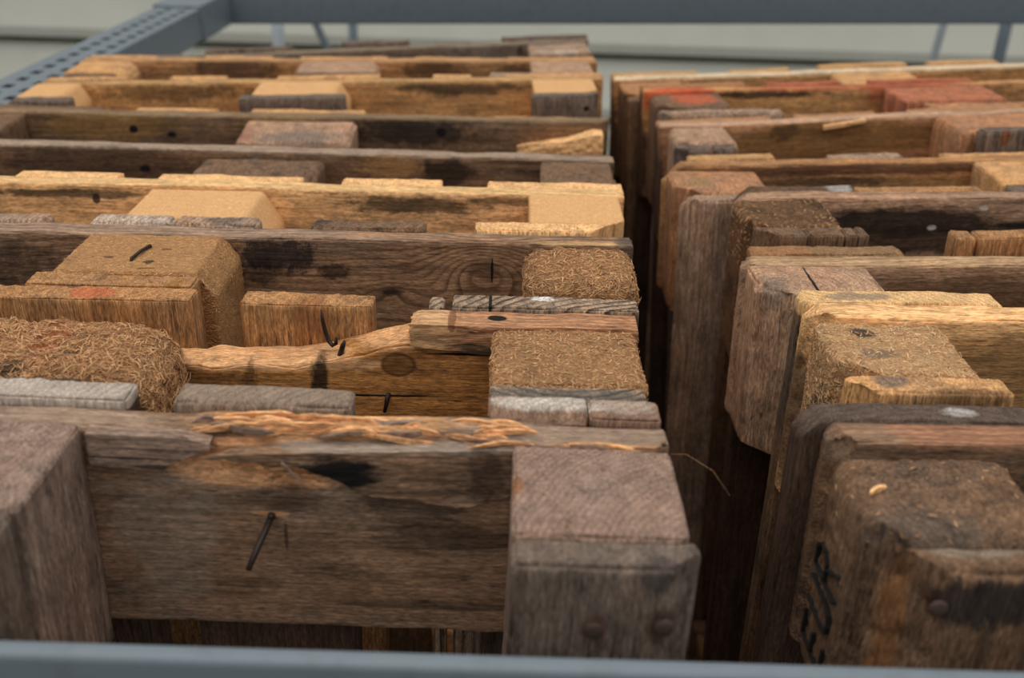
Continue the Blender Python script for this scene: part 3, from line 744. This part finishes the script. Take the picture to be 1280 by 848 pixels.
p.deck(-.002, .126, 'ringed', dz=.0025, r=.0018, cuts=[(0, .1435, 0, 0, 0, 1)] if False else [], blobs=(((-.064, .138, .002), (.010, .005, .006), (228, 222, 212), .9, .9), ((-.10, .13, .002), (.0012, .03, .03), BLK, 1, .3)))
p.deck(.132, .142, 'ringed', dz=.001, r=.002)
p.deck(.180, .270, 'brown', dz=.0015, end_rough=.0016, r=.0015, blobs=(((-.222, .122, -.02), (.014, .02, .06), (150, 96, 54), .7, .7, (200, 60, 20)),))
p.deck(.3035, .445, 'brown', dz=.0025, end_rough=.0012, r=.0012, blobs=(((-.372, .133, .003), (.020, .010, .01), ORANGE, .8, .9),))
p.deck(.53, .63, 'grey'); p.deck(.66, .80, 'grey')
p.rest('dark', 'chipdark')

p = Pallet('P3')
p.stringer('knotty', fine=.75, dz=-.001, blobs=(
    ((-.285, .1, -.015), (.035, .02, .016), (24, 26, 28), .85, 1.6, (110, 60, 70)), ((-.24, .1, -.028), (.014, .02, .008), BLK, .7, 1.3, (120, 120, 160)), ((-.30, .1, -.03), (.02, .01, .012), BLK, .6, 1.4),
    ((-.21, .112, .001), (.035, .008, .004), (196, 140, 92), .8, .8, (30, 200, 200)), ((-.035, .105, .001), (.05, .006, .005), (214, 172, 118), .8, .7, (30, 200, 200)),
    ((-.60, .1, -.03), (.16, .02, .04), (58, 42, 30), .7, 1.0), ((-.004, .11, -.01), (.012, .02, .02), (60, 58, 56), .7, .8),
    ((-.112, .1, -.024), (.0012, .02, .012), BLK, 1.0, .5), ((-.193, .1, -.045), (.013, .02, .004), BLK, .6, 1.3, (120, 120, 160)), ((-.4, .112, .001), (.3, .02, .006), (178, 150, 128), .5, 1.2, (15, 200, 200))),
    knots=(((-.118, .1, -.024), (.036, .03, .024), .026), ((-.193, .1, -.045), (.02, .03, .01), .008)))
kb = p.block(.312, .43, 'chiptan', dz=0, chip=.0008, r=.0025, fine=.7, cuts=[(-.324, .05, -.002, 1, 0, .75)], bump=.5, blobs=(
    ((-.366, .042, .0005), (.0045, .004, .01), (44, 34, 28), .85, 1.2, (200, 200, 200)), ((-.364, .030, .0005), (.007, .002, .01), (60, 44, 30), .7, 1.0, (200, 200, 200)), ((-.398, .050, .0005), (.005, .0025, .01), (60, 44, 30), .7, 1.0, (200, 200, 200)), ((-.36, .068, .0005), (.005, .002, .01), (60, 44, 30), .7, .7)))
loose_chips(kb, 260, .0032, 15, -.03)
tube('staple', NAILM, kb, [(-.3795, .043, -.002), (-.379, .0445, .0016), (-.3765, .058, .0022), (-.374, .0715, .0014), (-.3738, .0725, -.002)], .0013, 8)
kb = p.block(.002, .086, 'chipgrit', dz=.000, chip=.0024, r=.013, fine=.7, bump=.9)
loose_chips(kb, 2600, .0062, 16, -.04)
p.block(.70, .798, 'chiptan')
p.foot(.322, .441, 'brown', dz=-.001, r=.002, blobs=(((-.335, 0, -.01), (.006, .02, .02), (170, 118, 52), .8, .6),))
p.foot(.70, .8, 'brown'); p.foot(.0, .1, 'brown', dz=-.16)
p.deck(.304, .372, 'grey', dz=.001, r=.004, blobs=(((-.335, .133, .001), (.02, .01, .006), (96, 82, 72), .6, .9),))
p.deck(.374, .441, 'bleach', dz=.0005, r=.004); p.deck(.476, .576, 'grey', dz=0, r=.004)
p.deck(.168, .261, 'dark', dz=.001, r=.003); p.deck(.62, .80, 'grey'); p.deck(.0, .126, 'grey', dz=-.05)
p.rest('dark', 'chipdark')

p = Pallet('P4')
sb = p.stringer('freshface', dz=.001, blobs=(((-.19, .1, -.012), (.07, .01, .010), (58, 48, 36), .8, 1.5, (50, 80, 120)), ((-.52, .1, -.008), (.09, .01, .005), (60, 50, 40), .8, 1.5, (40, 80, 160)),
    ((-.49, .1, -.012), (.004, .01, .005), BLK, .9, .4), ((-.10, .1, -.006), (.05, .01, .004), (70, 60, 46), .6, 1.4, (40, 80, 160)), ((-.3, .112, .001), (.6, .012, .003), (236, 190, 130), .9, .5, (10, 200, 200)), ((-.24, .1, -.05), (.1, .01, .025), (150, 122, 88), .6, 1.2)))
p.block(.316, .437, 'paleblock', dz=-.001, chip=.0003, r=.0018, cuts=[(-.334, .05, -.001, 1, 0, .62)], bump=.3)
p.block(.006, .089, 'paleblock', dz=.003, chip=.0003, r=.003, bump=.3, cuts=[p.chamf(.0, .022, .016, 'g', True)])
p.block(.70, .798, 'paleblock', chip=.0003, bump=.3)
p.foot(.014, .135, 'fresh', dz=.004, r=.002, end_rough=.0014, cuts=[(-.05, 0, .004, 1, 0, 1.2)] if False else [p.chamf(.014, 0, .022, 'g', True)])
p.foot(.35, .45, 'fresh', dz=-.12); p.foot(.70, .80, 'fresh', dz=-.02)
for (a, b) in ((-.001, .128), (.171, .266), (.3045, .441), (.477, .574), (.62, .80)): p.deck(a, b, 'fresh', dz=0, r=.0015)
p.rest('freshface', 'chippale')

p = Pallet('P5')
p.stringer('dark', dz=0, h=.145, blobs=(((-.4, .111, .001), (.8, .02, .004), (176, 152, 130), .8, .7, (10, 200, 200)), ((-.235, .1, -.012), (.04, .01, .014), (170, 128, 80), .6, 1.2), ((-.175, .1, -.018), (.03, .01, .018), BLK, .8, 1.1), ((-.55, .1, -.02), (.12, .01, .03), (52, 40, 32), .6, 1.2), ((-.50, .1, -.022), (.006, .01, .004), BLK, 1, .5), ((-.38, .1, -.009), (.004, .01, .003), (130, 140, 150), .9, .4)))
p.block(.305, .435, 'dark', dz=-.006, r=.008); p.block(.004, .078, 'dark', dz=-.002, r=.003); p.block(.70, .798, 'dark')
fb = p.foot(.302, .366, 'dark', dz=-.012, r=.004); p.foot(.368, .432, 'dark', dz=-.012, r=.004); p.foot(0, .1, 'dark', dz=-.10); p.foot(.7, .8, 'dark', dz=-.03)
for (a, b) in ((0, .14), (.17, .27), (.30, .44), (.48, .58), (.62, .80)): p.deck(a, b, 'dark', dz=-.006)
p.rest('darkest')

p = Pallet('P6')
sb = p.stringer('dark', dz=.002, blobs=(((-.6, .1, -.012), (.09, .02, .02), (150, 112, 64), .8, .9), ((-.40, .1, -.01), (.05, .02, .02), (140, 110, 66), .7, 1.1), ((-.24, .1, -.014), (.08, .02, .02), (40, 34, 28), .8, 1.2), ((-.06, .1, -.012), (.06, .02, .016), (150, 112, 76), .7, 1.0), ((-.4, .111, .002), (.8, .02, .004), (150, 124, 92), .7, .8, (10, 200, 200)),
     ((-.575, .1, -.016), (.006, .02, .005), BLK, 1, .5), ((-.53, .1, -.022), (.006, .02, .004), BLK, 1, .5), ((-.205, .1, -.014), (.007, .02, .006), BLK, 1, .5)), cuts=[p.chamf(0, .1, .010, 'g', True)])
xs = np.linspace(-.112, -.010, 26)
plate('splinter', wood('fresh', 'x'), sb, xs, np.interp(xs, [-.112, -.05, -.02, -.010], [-.028, -.016, -.006, -.008]), np.full(26, -.040), np.interp(xs, [-.112, -.02, -.010], [.093, .068, .072]), np.interp(xs, [-.112, -.02, -.01], [.007, .032, .028]), 8, .0018)
p.block(.306, .438, 'pink', dz=-.002, r=.006, blobs=(((-.37, .04, 0), (.06, .025, .02), (120, 108, 98), .7, 1.2), ((-.43, .05, 0), (.015, .03, .02), (170, 112, 90), .6, .8)), warp=lambda V: V-np.stack([0*V[:, 0], 0*V[:, 0], np.clip((.085-V[:, 1])/.06, 0, 1)*.006*np.clip((V[:, 2]+.08)/.08, 0, 1)], 1))
p.block(.004, .09, 'dark', dz=-.052, r=.006); p.block(.70, .798, 'dark')
p.foot(.31, .436, 'dark', dz=-.009, r=.003); p.foot(0, .12, 'dark', dz=-.045); p.foot(.7, .8, 'dark', dz=-.02)
for (a, b, k) in ((0, .14, 'tan'), (.17, .27, 'dark'), (.30, .44, 'tan'), (.48, .58, 'tan'), (.62, .80, 'dark')): p.deck(a, b, k, dz=-.004 if b < .4 else .0005)
p.rest('darkest')

p = Pallet('P7')
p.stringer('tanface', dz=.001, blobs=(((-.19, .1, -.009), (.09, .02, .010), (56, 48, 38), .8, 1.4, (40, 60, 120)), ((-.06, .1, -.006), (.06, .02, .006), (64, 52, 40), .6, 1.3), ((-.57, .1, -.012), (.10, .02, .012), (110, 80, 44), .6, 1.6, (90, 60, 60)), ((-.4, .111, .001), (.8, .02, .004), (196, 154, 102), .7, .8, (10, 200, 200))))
for (a, b) in ((.013, .095), (.337, .455), (.680, .764)):
    p.block(a, b, 'paleblock', dz=.002, chip=.0004, r=.0016, bump=.4, cuts=[p.chamf(a, .022, .016, 'g', True)] if a < .1 else [(-a-.012, .05, .0, 1, 0, .6)])
fb = p.foot(.014, .1, 'front', dz=.003, r=.002, cuts=[p.chamf(.014, 0, .014, 'g', True)], blobs=(((-.031, 0, -.013), (.004, .01, .0035), BLK, 1.0, .4),))
p.foot(.334, .466, 'front', dz=.004, r=.002); p.foot(.674, .757, 'front', dz=.002, r=.002)
for (a, b) in ((-.004, .129), (.176, .228), (.30, .44), (.507, .583), (.64, .79)): p.deck(a, b, 'tan', dz=.001)
p.rest('tanface')

p = Pallet('P8')
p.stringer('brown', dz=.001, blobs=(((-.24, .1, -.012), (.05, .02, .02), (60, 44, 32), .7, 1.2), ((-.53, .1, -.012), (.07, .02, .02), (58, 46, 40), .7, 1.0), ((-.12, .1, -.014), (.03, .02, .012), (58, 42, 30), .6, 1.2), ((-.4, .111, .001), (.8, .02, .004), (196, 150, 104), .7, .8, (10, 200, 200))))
p.block(.012, .10, 'pink', dz=.002, r=.004); p.block(.318, .432, 'pink', dz=.001, r=.003, warp=warp_round(-.332, .010, 1, .014)); p.block(.665, .752, 'tan', dz=.0, r=.003, warp=warp_round(-.685, .012, 1, .02))
p.foot(.012, .16, 'grey', dz=.002, r=.004); p.foot(.316, .43, 'dark', dz=.002, r=.003); p.foot(.676, .744, 'dark', dz=0.0, r=.003)
for (a, b) in ((0, .13), (.17, .27), (.31, .44), (.48, .58), (.65, .79)): p.deck(a, b, 'tan', dz=-.001)
p.rest('brown')

p = Pallet('P9')
p.stringer('front', dz=.001, cuts=[p.chamf(0, .1, .008, 'g', True)], blobs=(((-.112, .1, -.01), (.006, .02, .010), BLK, .7, .9), ((-.4, .111, .001), (.8, .02, .004), (150, 132, 108), .6, .8, (10, 200, 200))))
p.block(.004, .10, 'grey', dz=-.001, r=.004, blobs=(((-.05, .03, 0), (.04, .01, .006), (200, 184, 164), .7, .7),)); p.block(.33, .45, 'front', dz=-.03); p.block(.69, .79, 'front', dz=-.03)
p.foot(.006, .105, 'dark', dz=-.012, r=.003); p.foot(.33, .45, 'front', dz=-.04); p.foot(.69, .79, 'front', dz=-.04)
for (a, b, dz) in ((.0, .14, .005), (.19, .25, .0), (.29, .40, .008), (.48, .62, .006), (.66, .79, .0)): p.deck(a, b, 'front', dz=dz)
p.rest('dark')

# ---- right row, from the front ----------------------------------------------------------------
p = Pallet('R1')
p.stringer('dark', dz=.004, fine=.8, u=(.006, .8), cuts=[p.chamf(.006, .1, .012, 'g', True), (.006, .11, .004-.006, -1, 0, 1)], blobs=(((.2, .112, .004), (.3, .02, .008), (176, 124, 92), .85, .7, (12, 200, 200)), ((.15, .1, -.03), (.2, .006, .026), (70, 52, 38), .55, .9), ((.30, .1, -.05), (.2, .006, .03), (56, 42, 32), .6, 1.0), ((.02, .112, .0), (.03, .02, .02), (140, 116, 92), .6, 1.0)))
kb = p.block(.004, .099, 'dark', dz=-.001, chip=.0013, r=.012, fine=.75, cuts=[p.chamf(.004, .022, .020, 'g', True)], bump=.9, blobs=(((.03, .03, -.005), (.03, .02, .02), (90, 84, 76), .5, 1.2),))
loose_chips(kb, 90, .0035, 21, -.04)
plate('splinter', wood('fresh', 'x'), kb, np.linspace(.012, .022, 6), np.array([.001, .002, .0025, .002, .0015, .0005])+.001, np.full(6, .0), np.linspace(.055, .061, 6), np.full(6, .002), 3, .0006)
fb = p.foot(.004, .104, 'dark', dz=-.003, r=.009, cuts=[p.chamf(.004, 0, .028, 'g', True)], edge=1.6, blobs=(((.031, 0, -.024), (.008, .01, .010), (120, 70, 46), .7, .8), ((.016, .012, -.05), (.008, .014, .06), (146, 98, 58), .75, .8, (150, 150, 30)), ((.055, 0, -.022), (.045, .01, .016), (36, 34, 34), .85, 1.3, (140, 140, 50)), ((.05, .016, 0), (.03, .008, .008), (150, 136, 118), .6, 1.2)))
nail_head(fb, (.031, -.0005, -.024), .0048)
# burned letters on the block's gap side: E, U, R reading upwards
def burned_letters(parent, xf):
    A = .0225; Wl = .0165; tk = .0012
    def L2(y0, pts, zc):
        pass
    glyphs = {'E': [[(Wl, 0), (0, 0), (0, A), (Wl, A)], [(0, A*.5), (Wl*.8, A*.5)]],
              'U': [[(0, A), (0, A*.3), (Wl*.15, A*.06), (Wl*.5, 0), (Wl*.85, A*.06), (Wl, A*.3), (Wl, A)]],
              'R': [[(0, 0), (0, A), (Wl*.7, A), (Wl, A*.85), (Wl, A*.65), (Wl*.7, A*.5), (0, A*.5)], [(Wl*.5, A*.5), (Wl, 0)]]}
    for ch, z0 in (('E', -.116), ('U', -.091), ('R', -.066)):
        V = []; F = []
        for stroke in glyphs[ch]:
            for (a, b) in zip(stroke[:-1], stroke[1:]):
                a = np.array(a); b = np.array(b); d = (b-a)/np.linalg.norm(b-a); n = np.array([-d[1], d[0]])*tk/2; a = a-d*tk/2; b = b+d*tk/2
                base = len(V)
                for dep in (-.0012, .0020):
                    for q in (a-n, b-n, b+n, a+n):
                        V.append((xf+dep, .052+q[1]*1.5, z0+q[0]))
                F += [(base, base+1, base+2, base+3), (base+7, base+6, base+5, base+4)]+[(base+k, base+4+k, base+4+(k+1) % 4, base+(k+1) % 4) for k in range(4)]
        mesh_obj('burned_letter', V, F, BLACK, parent, smooth=False)
burned_letters(kb, .0028)
p.block(.33, .47, 'chipdark', chip=.001); p.block(.70, .798, 'chipdark')
p.foot(.33, .47, 'dark', dz=-.002); p.foot(.70, .80, 'dark')
p.deck(-.006, .138, 'gapshade', dz=.004, r=.003, cuts=[(-.006, .133, -.008, -1, 0, 1)], blobs=(((.07, .133, .004), (1, 1, .010), (104, 86, 74), .9, .8), ((.085, .133, .004), (.012, .006, .006), (190, 182, 174), .7, .8)))
p.deck(.17, .27, 'dark'); p.deck(.31, .45, 'dark'); p.deck(.53, .63, 'dark'); p.deck(.66, .80, 'dark')
p.rest('darkest', 'chipdark')

p = Pallet('R2')
p.stringer('fresh', dz=.006, fine=.75, y=(.098, .122), cuts=[p.chamf(0, .098, .016, 'g', True), (0, .11, -.004, -1, 0, 1.0)], blobs=(((.25, .098, -.035), (.20, .004, .040), (160, 122, 78), .9, .5, (15, 60, 200)), ((.0, .11, -.08), (.02, .03, .07), (118, 92, 66), .95, .8)))
kb = p.block(.001, .084, 'chippale', dz=.003, chip=.0014, r=.005, fine=.65, cuts=[p.chamf(.001, .022, .022, 'g', True)], y=(.022, .0975), bump=.9, blobs=(
    ((.028, .080, .003), (.012, .007, .02), (52, 54, 58), .85, 1.0), ((.030, .05, .003), (.014, .008, .02), (110, 108, 106), .5, 1.1), ((.004, .05, -.05), (.012, .03, .03), (66, 48, 32), .7, 1.2)))
loose_chips(kb, 1700, .0050, 22, -.05, PALECHIPM)
p.foot(.000, .095, 'tan', dz=.004, r=.003, cuts=[p.chamf(.0, 0, .012, 'g', True)], blobs=(((.025, .012, .004), (.012, .010, .008), (86, 86, 88), .7, .8), ((.07, .002, 0), (.03, .006, .008), (90, 62, 38), .6, .9)))
p.block(.33, .47, 'chip'); p.block(.70, .798, 'chip'); p.foot(.33, .47, 'tan'); p.foot(.70, .80, 'tan')
p.deck(-.001, .14, 'dark', dz=.006, r=.004, y=(.1225, .147), cuts=[p.chamf(-.001, .147, .01, 'g', False)], blobs=(((.07, .135, .006), (1, 1, .012), (240, 192, 132), .95, .6), ((.04, .135, .006), (.03, .008, .01), (92, 96, 100), .55, 1.4), ((.0, .135, -.06), (.01, .02, .05), (70, 66, 60), .5, 1.2)))
p.deck(.17, .27, 'tan'); p.deck(.31, .45, 'tan'); p.deck(.53, .63, 'tan'); p.deck(.66, .80, 'tan')
p.rest('brown', 'chip')

p = Pallet('R3')
p.stringer('pink', dz=.0, cuts=[p.chamf(0, .1, .010, 'g', True), (0, .11, -.006, -1, 0, 1)], blobs=(((.22, .1, -.03), (.2, .006, .026), (104, 78, 52), .8, .8, (15, 60, 200)), ((.1, .111, .001), (.3, .02, .004), (190, 154, 110), .6, .9, (15, 200, 200))))
p.block(.0, .098, 'pink', dz=.001, r=.003, cuts=[p.chamf(0, .022, .040, 'g', True), (0, .06, -.008, -1, -.6, 1)], blobs=(((.045, .05, 0), (.0012, .05, .02), BLK, 1.0, .6), ((.015, .06, 0), (.012, .02, .02), (120, 108, 96), .6, 1.0)))
p.foot(.026, .12, 'darkest', dz=-.002, r=.003, cuts=[p.chamf(.026, 0, .018, 'g', True)])  # foot colour darkened to carry the shade of the gap
p.block(.33, .47, 'brown'); p.block(.70, .798, 'brown'); p.foot(.33, .47, 'brown'); p.foot(.70, .80, 'brown')
p.deck(.010, .143, 'gapshade', dz=.001, r=.003, cuts=[(.143, .133, -.006, 1, 0, 1)], blobs=(((.07, .133, .0), (1, 1, .010), (164, 118, 78), .95, .7), ((.10, .133, 0), (.05, .02, .02), (142, 114, 82), .6, 1.0),))
p.deck(.17, .27, 'brown', dz=-.01); p.deck(.31, .45, 'brown', dz=-.006); p.deck(.53, .63, 'brown'); p.deck(.66, .80, 'brown')
p.rest('brown')

p = Pallet('R4')
p.stringer('pink', dz=.001, cuts=[(0, .11, -.010, -1, 0, 1)], blobs=(((.16, .1, -.022), (.10, .007, .017), BLK, .92, .8, (30, 60, 120)), ((.21, .1, -.040), (.14, .007, .018), (52, 38, 28), .9, .7), ((.30, .1, -.026), (.08, .007, .005), BLK, .9, .9, (20, 60, 160)), ((.234, .1, -.009), (.005, .01, .003), (206, 200, 190), .8, .7), ((.188, .1, -.028), (.005, .01, .003), (206, 200, 190), .8, .8)), knots=(((.15, .1, -.034), (.03, .02, .016), .014),))
kb = p.block(-.006, .078, 'chipdark', dz=.002, chip=.0015, r=.006, cuts=[p.chamf(-.006, .022, .022, 'g', True)], bump=.9)
loose_chips(kb, 500, .005, 23, -.04)
for (a, b) in ((-.002, .040), (.0415, .072), (.0735, .084), (.0845, .093)): p.foot(a, b, 'dark', dz=.003, r=.002, cuts=[p.chamf(-.002, 0, .016, 'g', True)] if a < 0 else [])
p.foot(.168, .186, 'brown', dz=.0, r=.002); p.foot(.188, .27, 'brown', dz=.0, r=.002)
p.block(.33, .47, 'chipdark'); p.block(.70, .798, 'chipdark'); p.foot(.33, .47, 'dark', dz=-.003); p.foot(.70, .80, 'dark')
p.deck(.006, .120, 'darkest', dz=.001, r=.002, cuts=[(.006, .133, -.012, -1, 0, 1)], blobs=(((.105, .133, .001), (.014, .02, .01), (190, 184, 176), .7, 1.0),)); p.deck(.122, .244, 'brown', dz=-.001); p.deck(.31, .45, 'dark', dz=-.004); p.deck(.53, .63, 'dark'); p.deck(.66, .80, 'dark')
p.rest('darkest', 'chipdark')

p = Pallet('R5')
p.stringer('brown', dz=.0, cuts=[p.chamf(0, .1, .010, 'g', True), (0, .11, -.018, -1, 0, 1.0)], blobs=(((.2, .1, -.007), (.3, .010, .008), (86, 54, 38), .8, 1.1, (25, 200, 200)), ((.28, .1, -.03), (.2, .006, .014), (150, 118, 76), .7, .8), ((.17, .1, -.020), (.08, .006, .006), (60, 46, 34), .7, 1.2)))
p.block(.002, .098, 'rust', dz=-.004, r=.004, cuts=[p.chamf(.002, .022, .024, 'g', True)], blobs=(((.03, .06, 0), (.02, .02, .02), (160, 128, 86), .6, 1.0),))
p.foot(.004, .105, 'grey', dz=-.004, r=.004, cuts=[p.chamf(.004, 0, .018, 'g', True), (.004, .01, -.016, -1, 0, 1)])
p.block(.33, .47, 'tan'); p.block(.70, .798, 'tan'); p.foot(.33, .47, 'front'); p.foot(.70, .80, 'front')
p.deck(.030, .124, 'gapshade', dz=.0005, r=.002, blobs=(((.07, .133, .0), (1, 1, .008), (204, 156, 104), .95, .6),)); p.deck(.185, .265, 'grey', dz=-.001); p.deck(.31, .45, 'tan', dz=-.002); p.deck(.53, .63, 'tan'); p.deck(.66, .80, 'tan')
p.rest('dark')

p = Pallet('R6')
sb = p.stringer('rust', dz=.0, blobs=(((-.004, .11, -.09), (.012, .03, .085), (84, 62, 46), .95, .7), ((.21, .1, -.024), (.14, .006, .026), (146, 104, 60), .9, .5, (15, 60, 200)), ((.2, .111, .001), (.4, .02, .004), (206, 168, 138), .7, .7, (12, 200, 200)), ((.15, .1, -.012), (.02, .01, .012), (56, 42, 30), .6, 1.2)))  # first blob paints gap shade on the stringer's gap-side end
xs = np.linspace(.195, .245, 12)
plate('splinter', wood('fresh', 'x'), sb, xs, np.linspace(-.005, .001, 12), np.interp(xs, [.195, .245], [-.010, -.003]), np.full(12, .094), np.full(12, .006), 4, .0006)
p.block(.008, .078, 'pink', dz=.001, r=.008, cuts=[p.chamf(.008, .022, .020, 'g', True)]); p.block(.327, .465, 'rust', dz=.001, r=.003, cuts=[(.327, .03, -.005, -1, 0, .6)]); p.block(.70, .798, 'dark')
p.foot(.003, .044, 'front', dz=.001, r=.003, cuts=[p.chamf(.003, 0, .014, 'g', True)]); p.foot(.0455, .070, 'front', dz=.001, r=.003)
p.foot(.345, .47, 'front', dz=.006, r=.003, blobs=(((.369, 0, .0), (.006, .01, .010), (120, 74, 40), .9, .5),)); p.foot(.70, .80, 'front')
for (a, b) in ((.0, .14), (.17, .27), (.31, .45), (.53, .63), (.66, .80)): p.deck(a, b, 'gapshade', dz=-.002, blobs=(((a, .133, .0), (1, 1, .008), (186, 136, 94), .95, .6),))
p.rest('dark')

p = Pallet('R7')
p.stringer('tanface', dz=.0, blobs=(((-.002, .11, -.10), (.012, .03, .08), (80, 58, 44), .95, .7), ((.045, .1, -.008), (.06, .03, .03), (206, 92, 56), .9, .8), ((.16, .1, -.006), (.09, .01, .006), BLK, .85, 1.3, (50, 60, 120)), ((.24, .111, 0), (.14, .02, .006), (180, 96, 62), .7, 1.0), ((.36, .11, -.005), (.09, .03, .02), (170, 88, 60), .85, .8)))  # first blob: gap-side end darkened with painted shade
p.block(.006, .10, 'dark', dz=-.002, r=.006, blobs=(((.06, .07, 0), (.035, .04, .012), (208, 100, 62), .75, .9),), cuts=[p.chamf(.006, .022, .02, 'g', True)]); p.block(.318, .45, 'red', dz=-.001, r=.002); p.block(.70, .798, 'red')
p.foot(.004, .16, 'grey', dz=-.004, r=.004, cuts=[p.chamf(.004, 0, .014, 'g', True)]); p.foot(.34, .48, 'rust', dz=-.003); p.foot(.70, .80, 'rust')
for (a, b) in ((.0, .14), (.17, .27), (.31, .45), (.53, .63), (.66, .80)): p.deck(a, b, 'gapshade', dz=.001, blobs=(((a, .133, .0), (1, 1, .008), (184, 104, 72) if a > .1 else (178, 126, 86), .95, .6),))
p.rest('dark')

p = Pallet('R8')
p.stringer('tanface', dz=.001, blobs=(((-.002, .11, -.10), (.012, .03, .08), (92, 70, 52), .95, .7), ((.4, .111, .001), (.8, .02, .004), (232, 206, 170), .9, .5, (10, 200, 200)),))  # first blob puts gap shade into the end's colour
p.block(.006, .098, 'dark', dz=-.003, r=.004, cuts=[p.chamf(.006, .022, .014, 'g', True)], blobs=(((.05, .06, .0), (1, 1, .008), (190, 136, 92), .95, .6),)); p.block(.317, .435, 'tan', dz=.0, r=.003, warp=warp_round(.425, .006, 1, .012)); p.block(.70, .798, 'tan')
p.foot(.006, .1, 'dark', dz=-.006); p.foot(.32, .44, 'dark', dz=-.005); p.foot(.70, .80, 'tan', dz=-.004)
for (a, b, dz) in ((.0, .128, .001), (.176, .266, .0015), (.309, .442, .004), (.475, .58, .003), (.64, .80, .002)): p.deck(a, b, 'dark', dz=dz, blobs=(((a, .133, .0), (1, 1, .010), (208, 160, 106), .95, .6),))  # dark sides carry painted gap shade, pale cap keeps the top's colour
p.rest('gapshade')
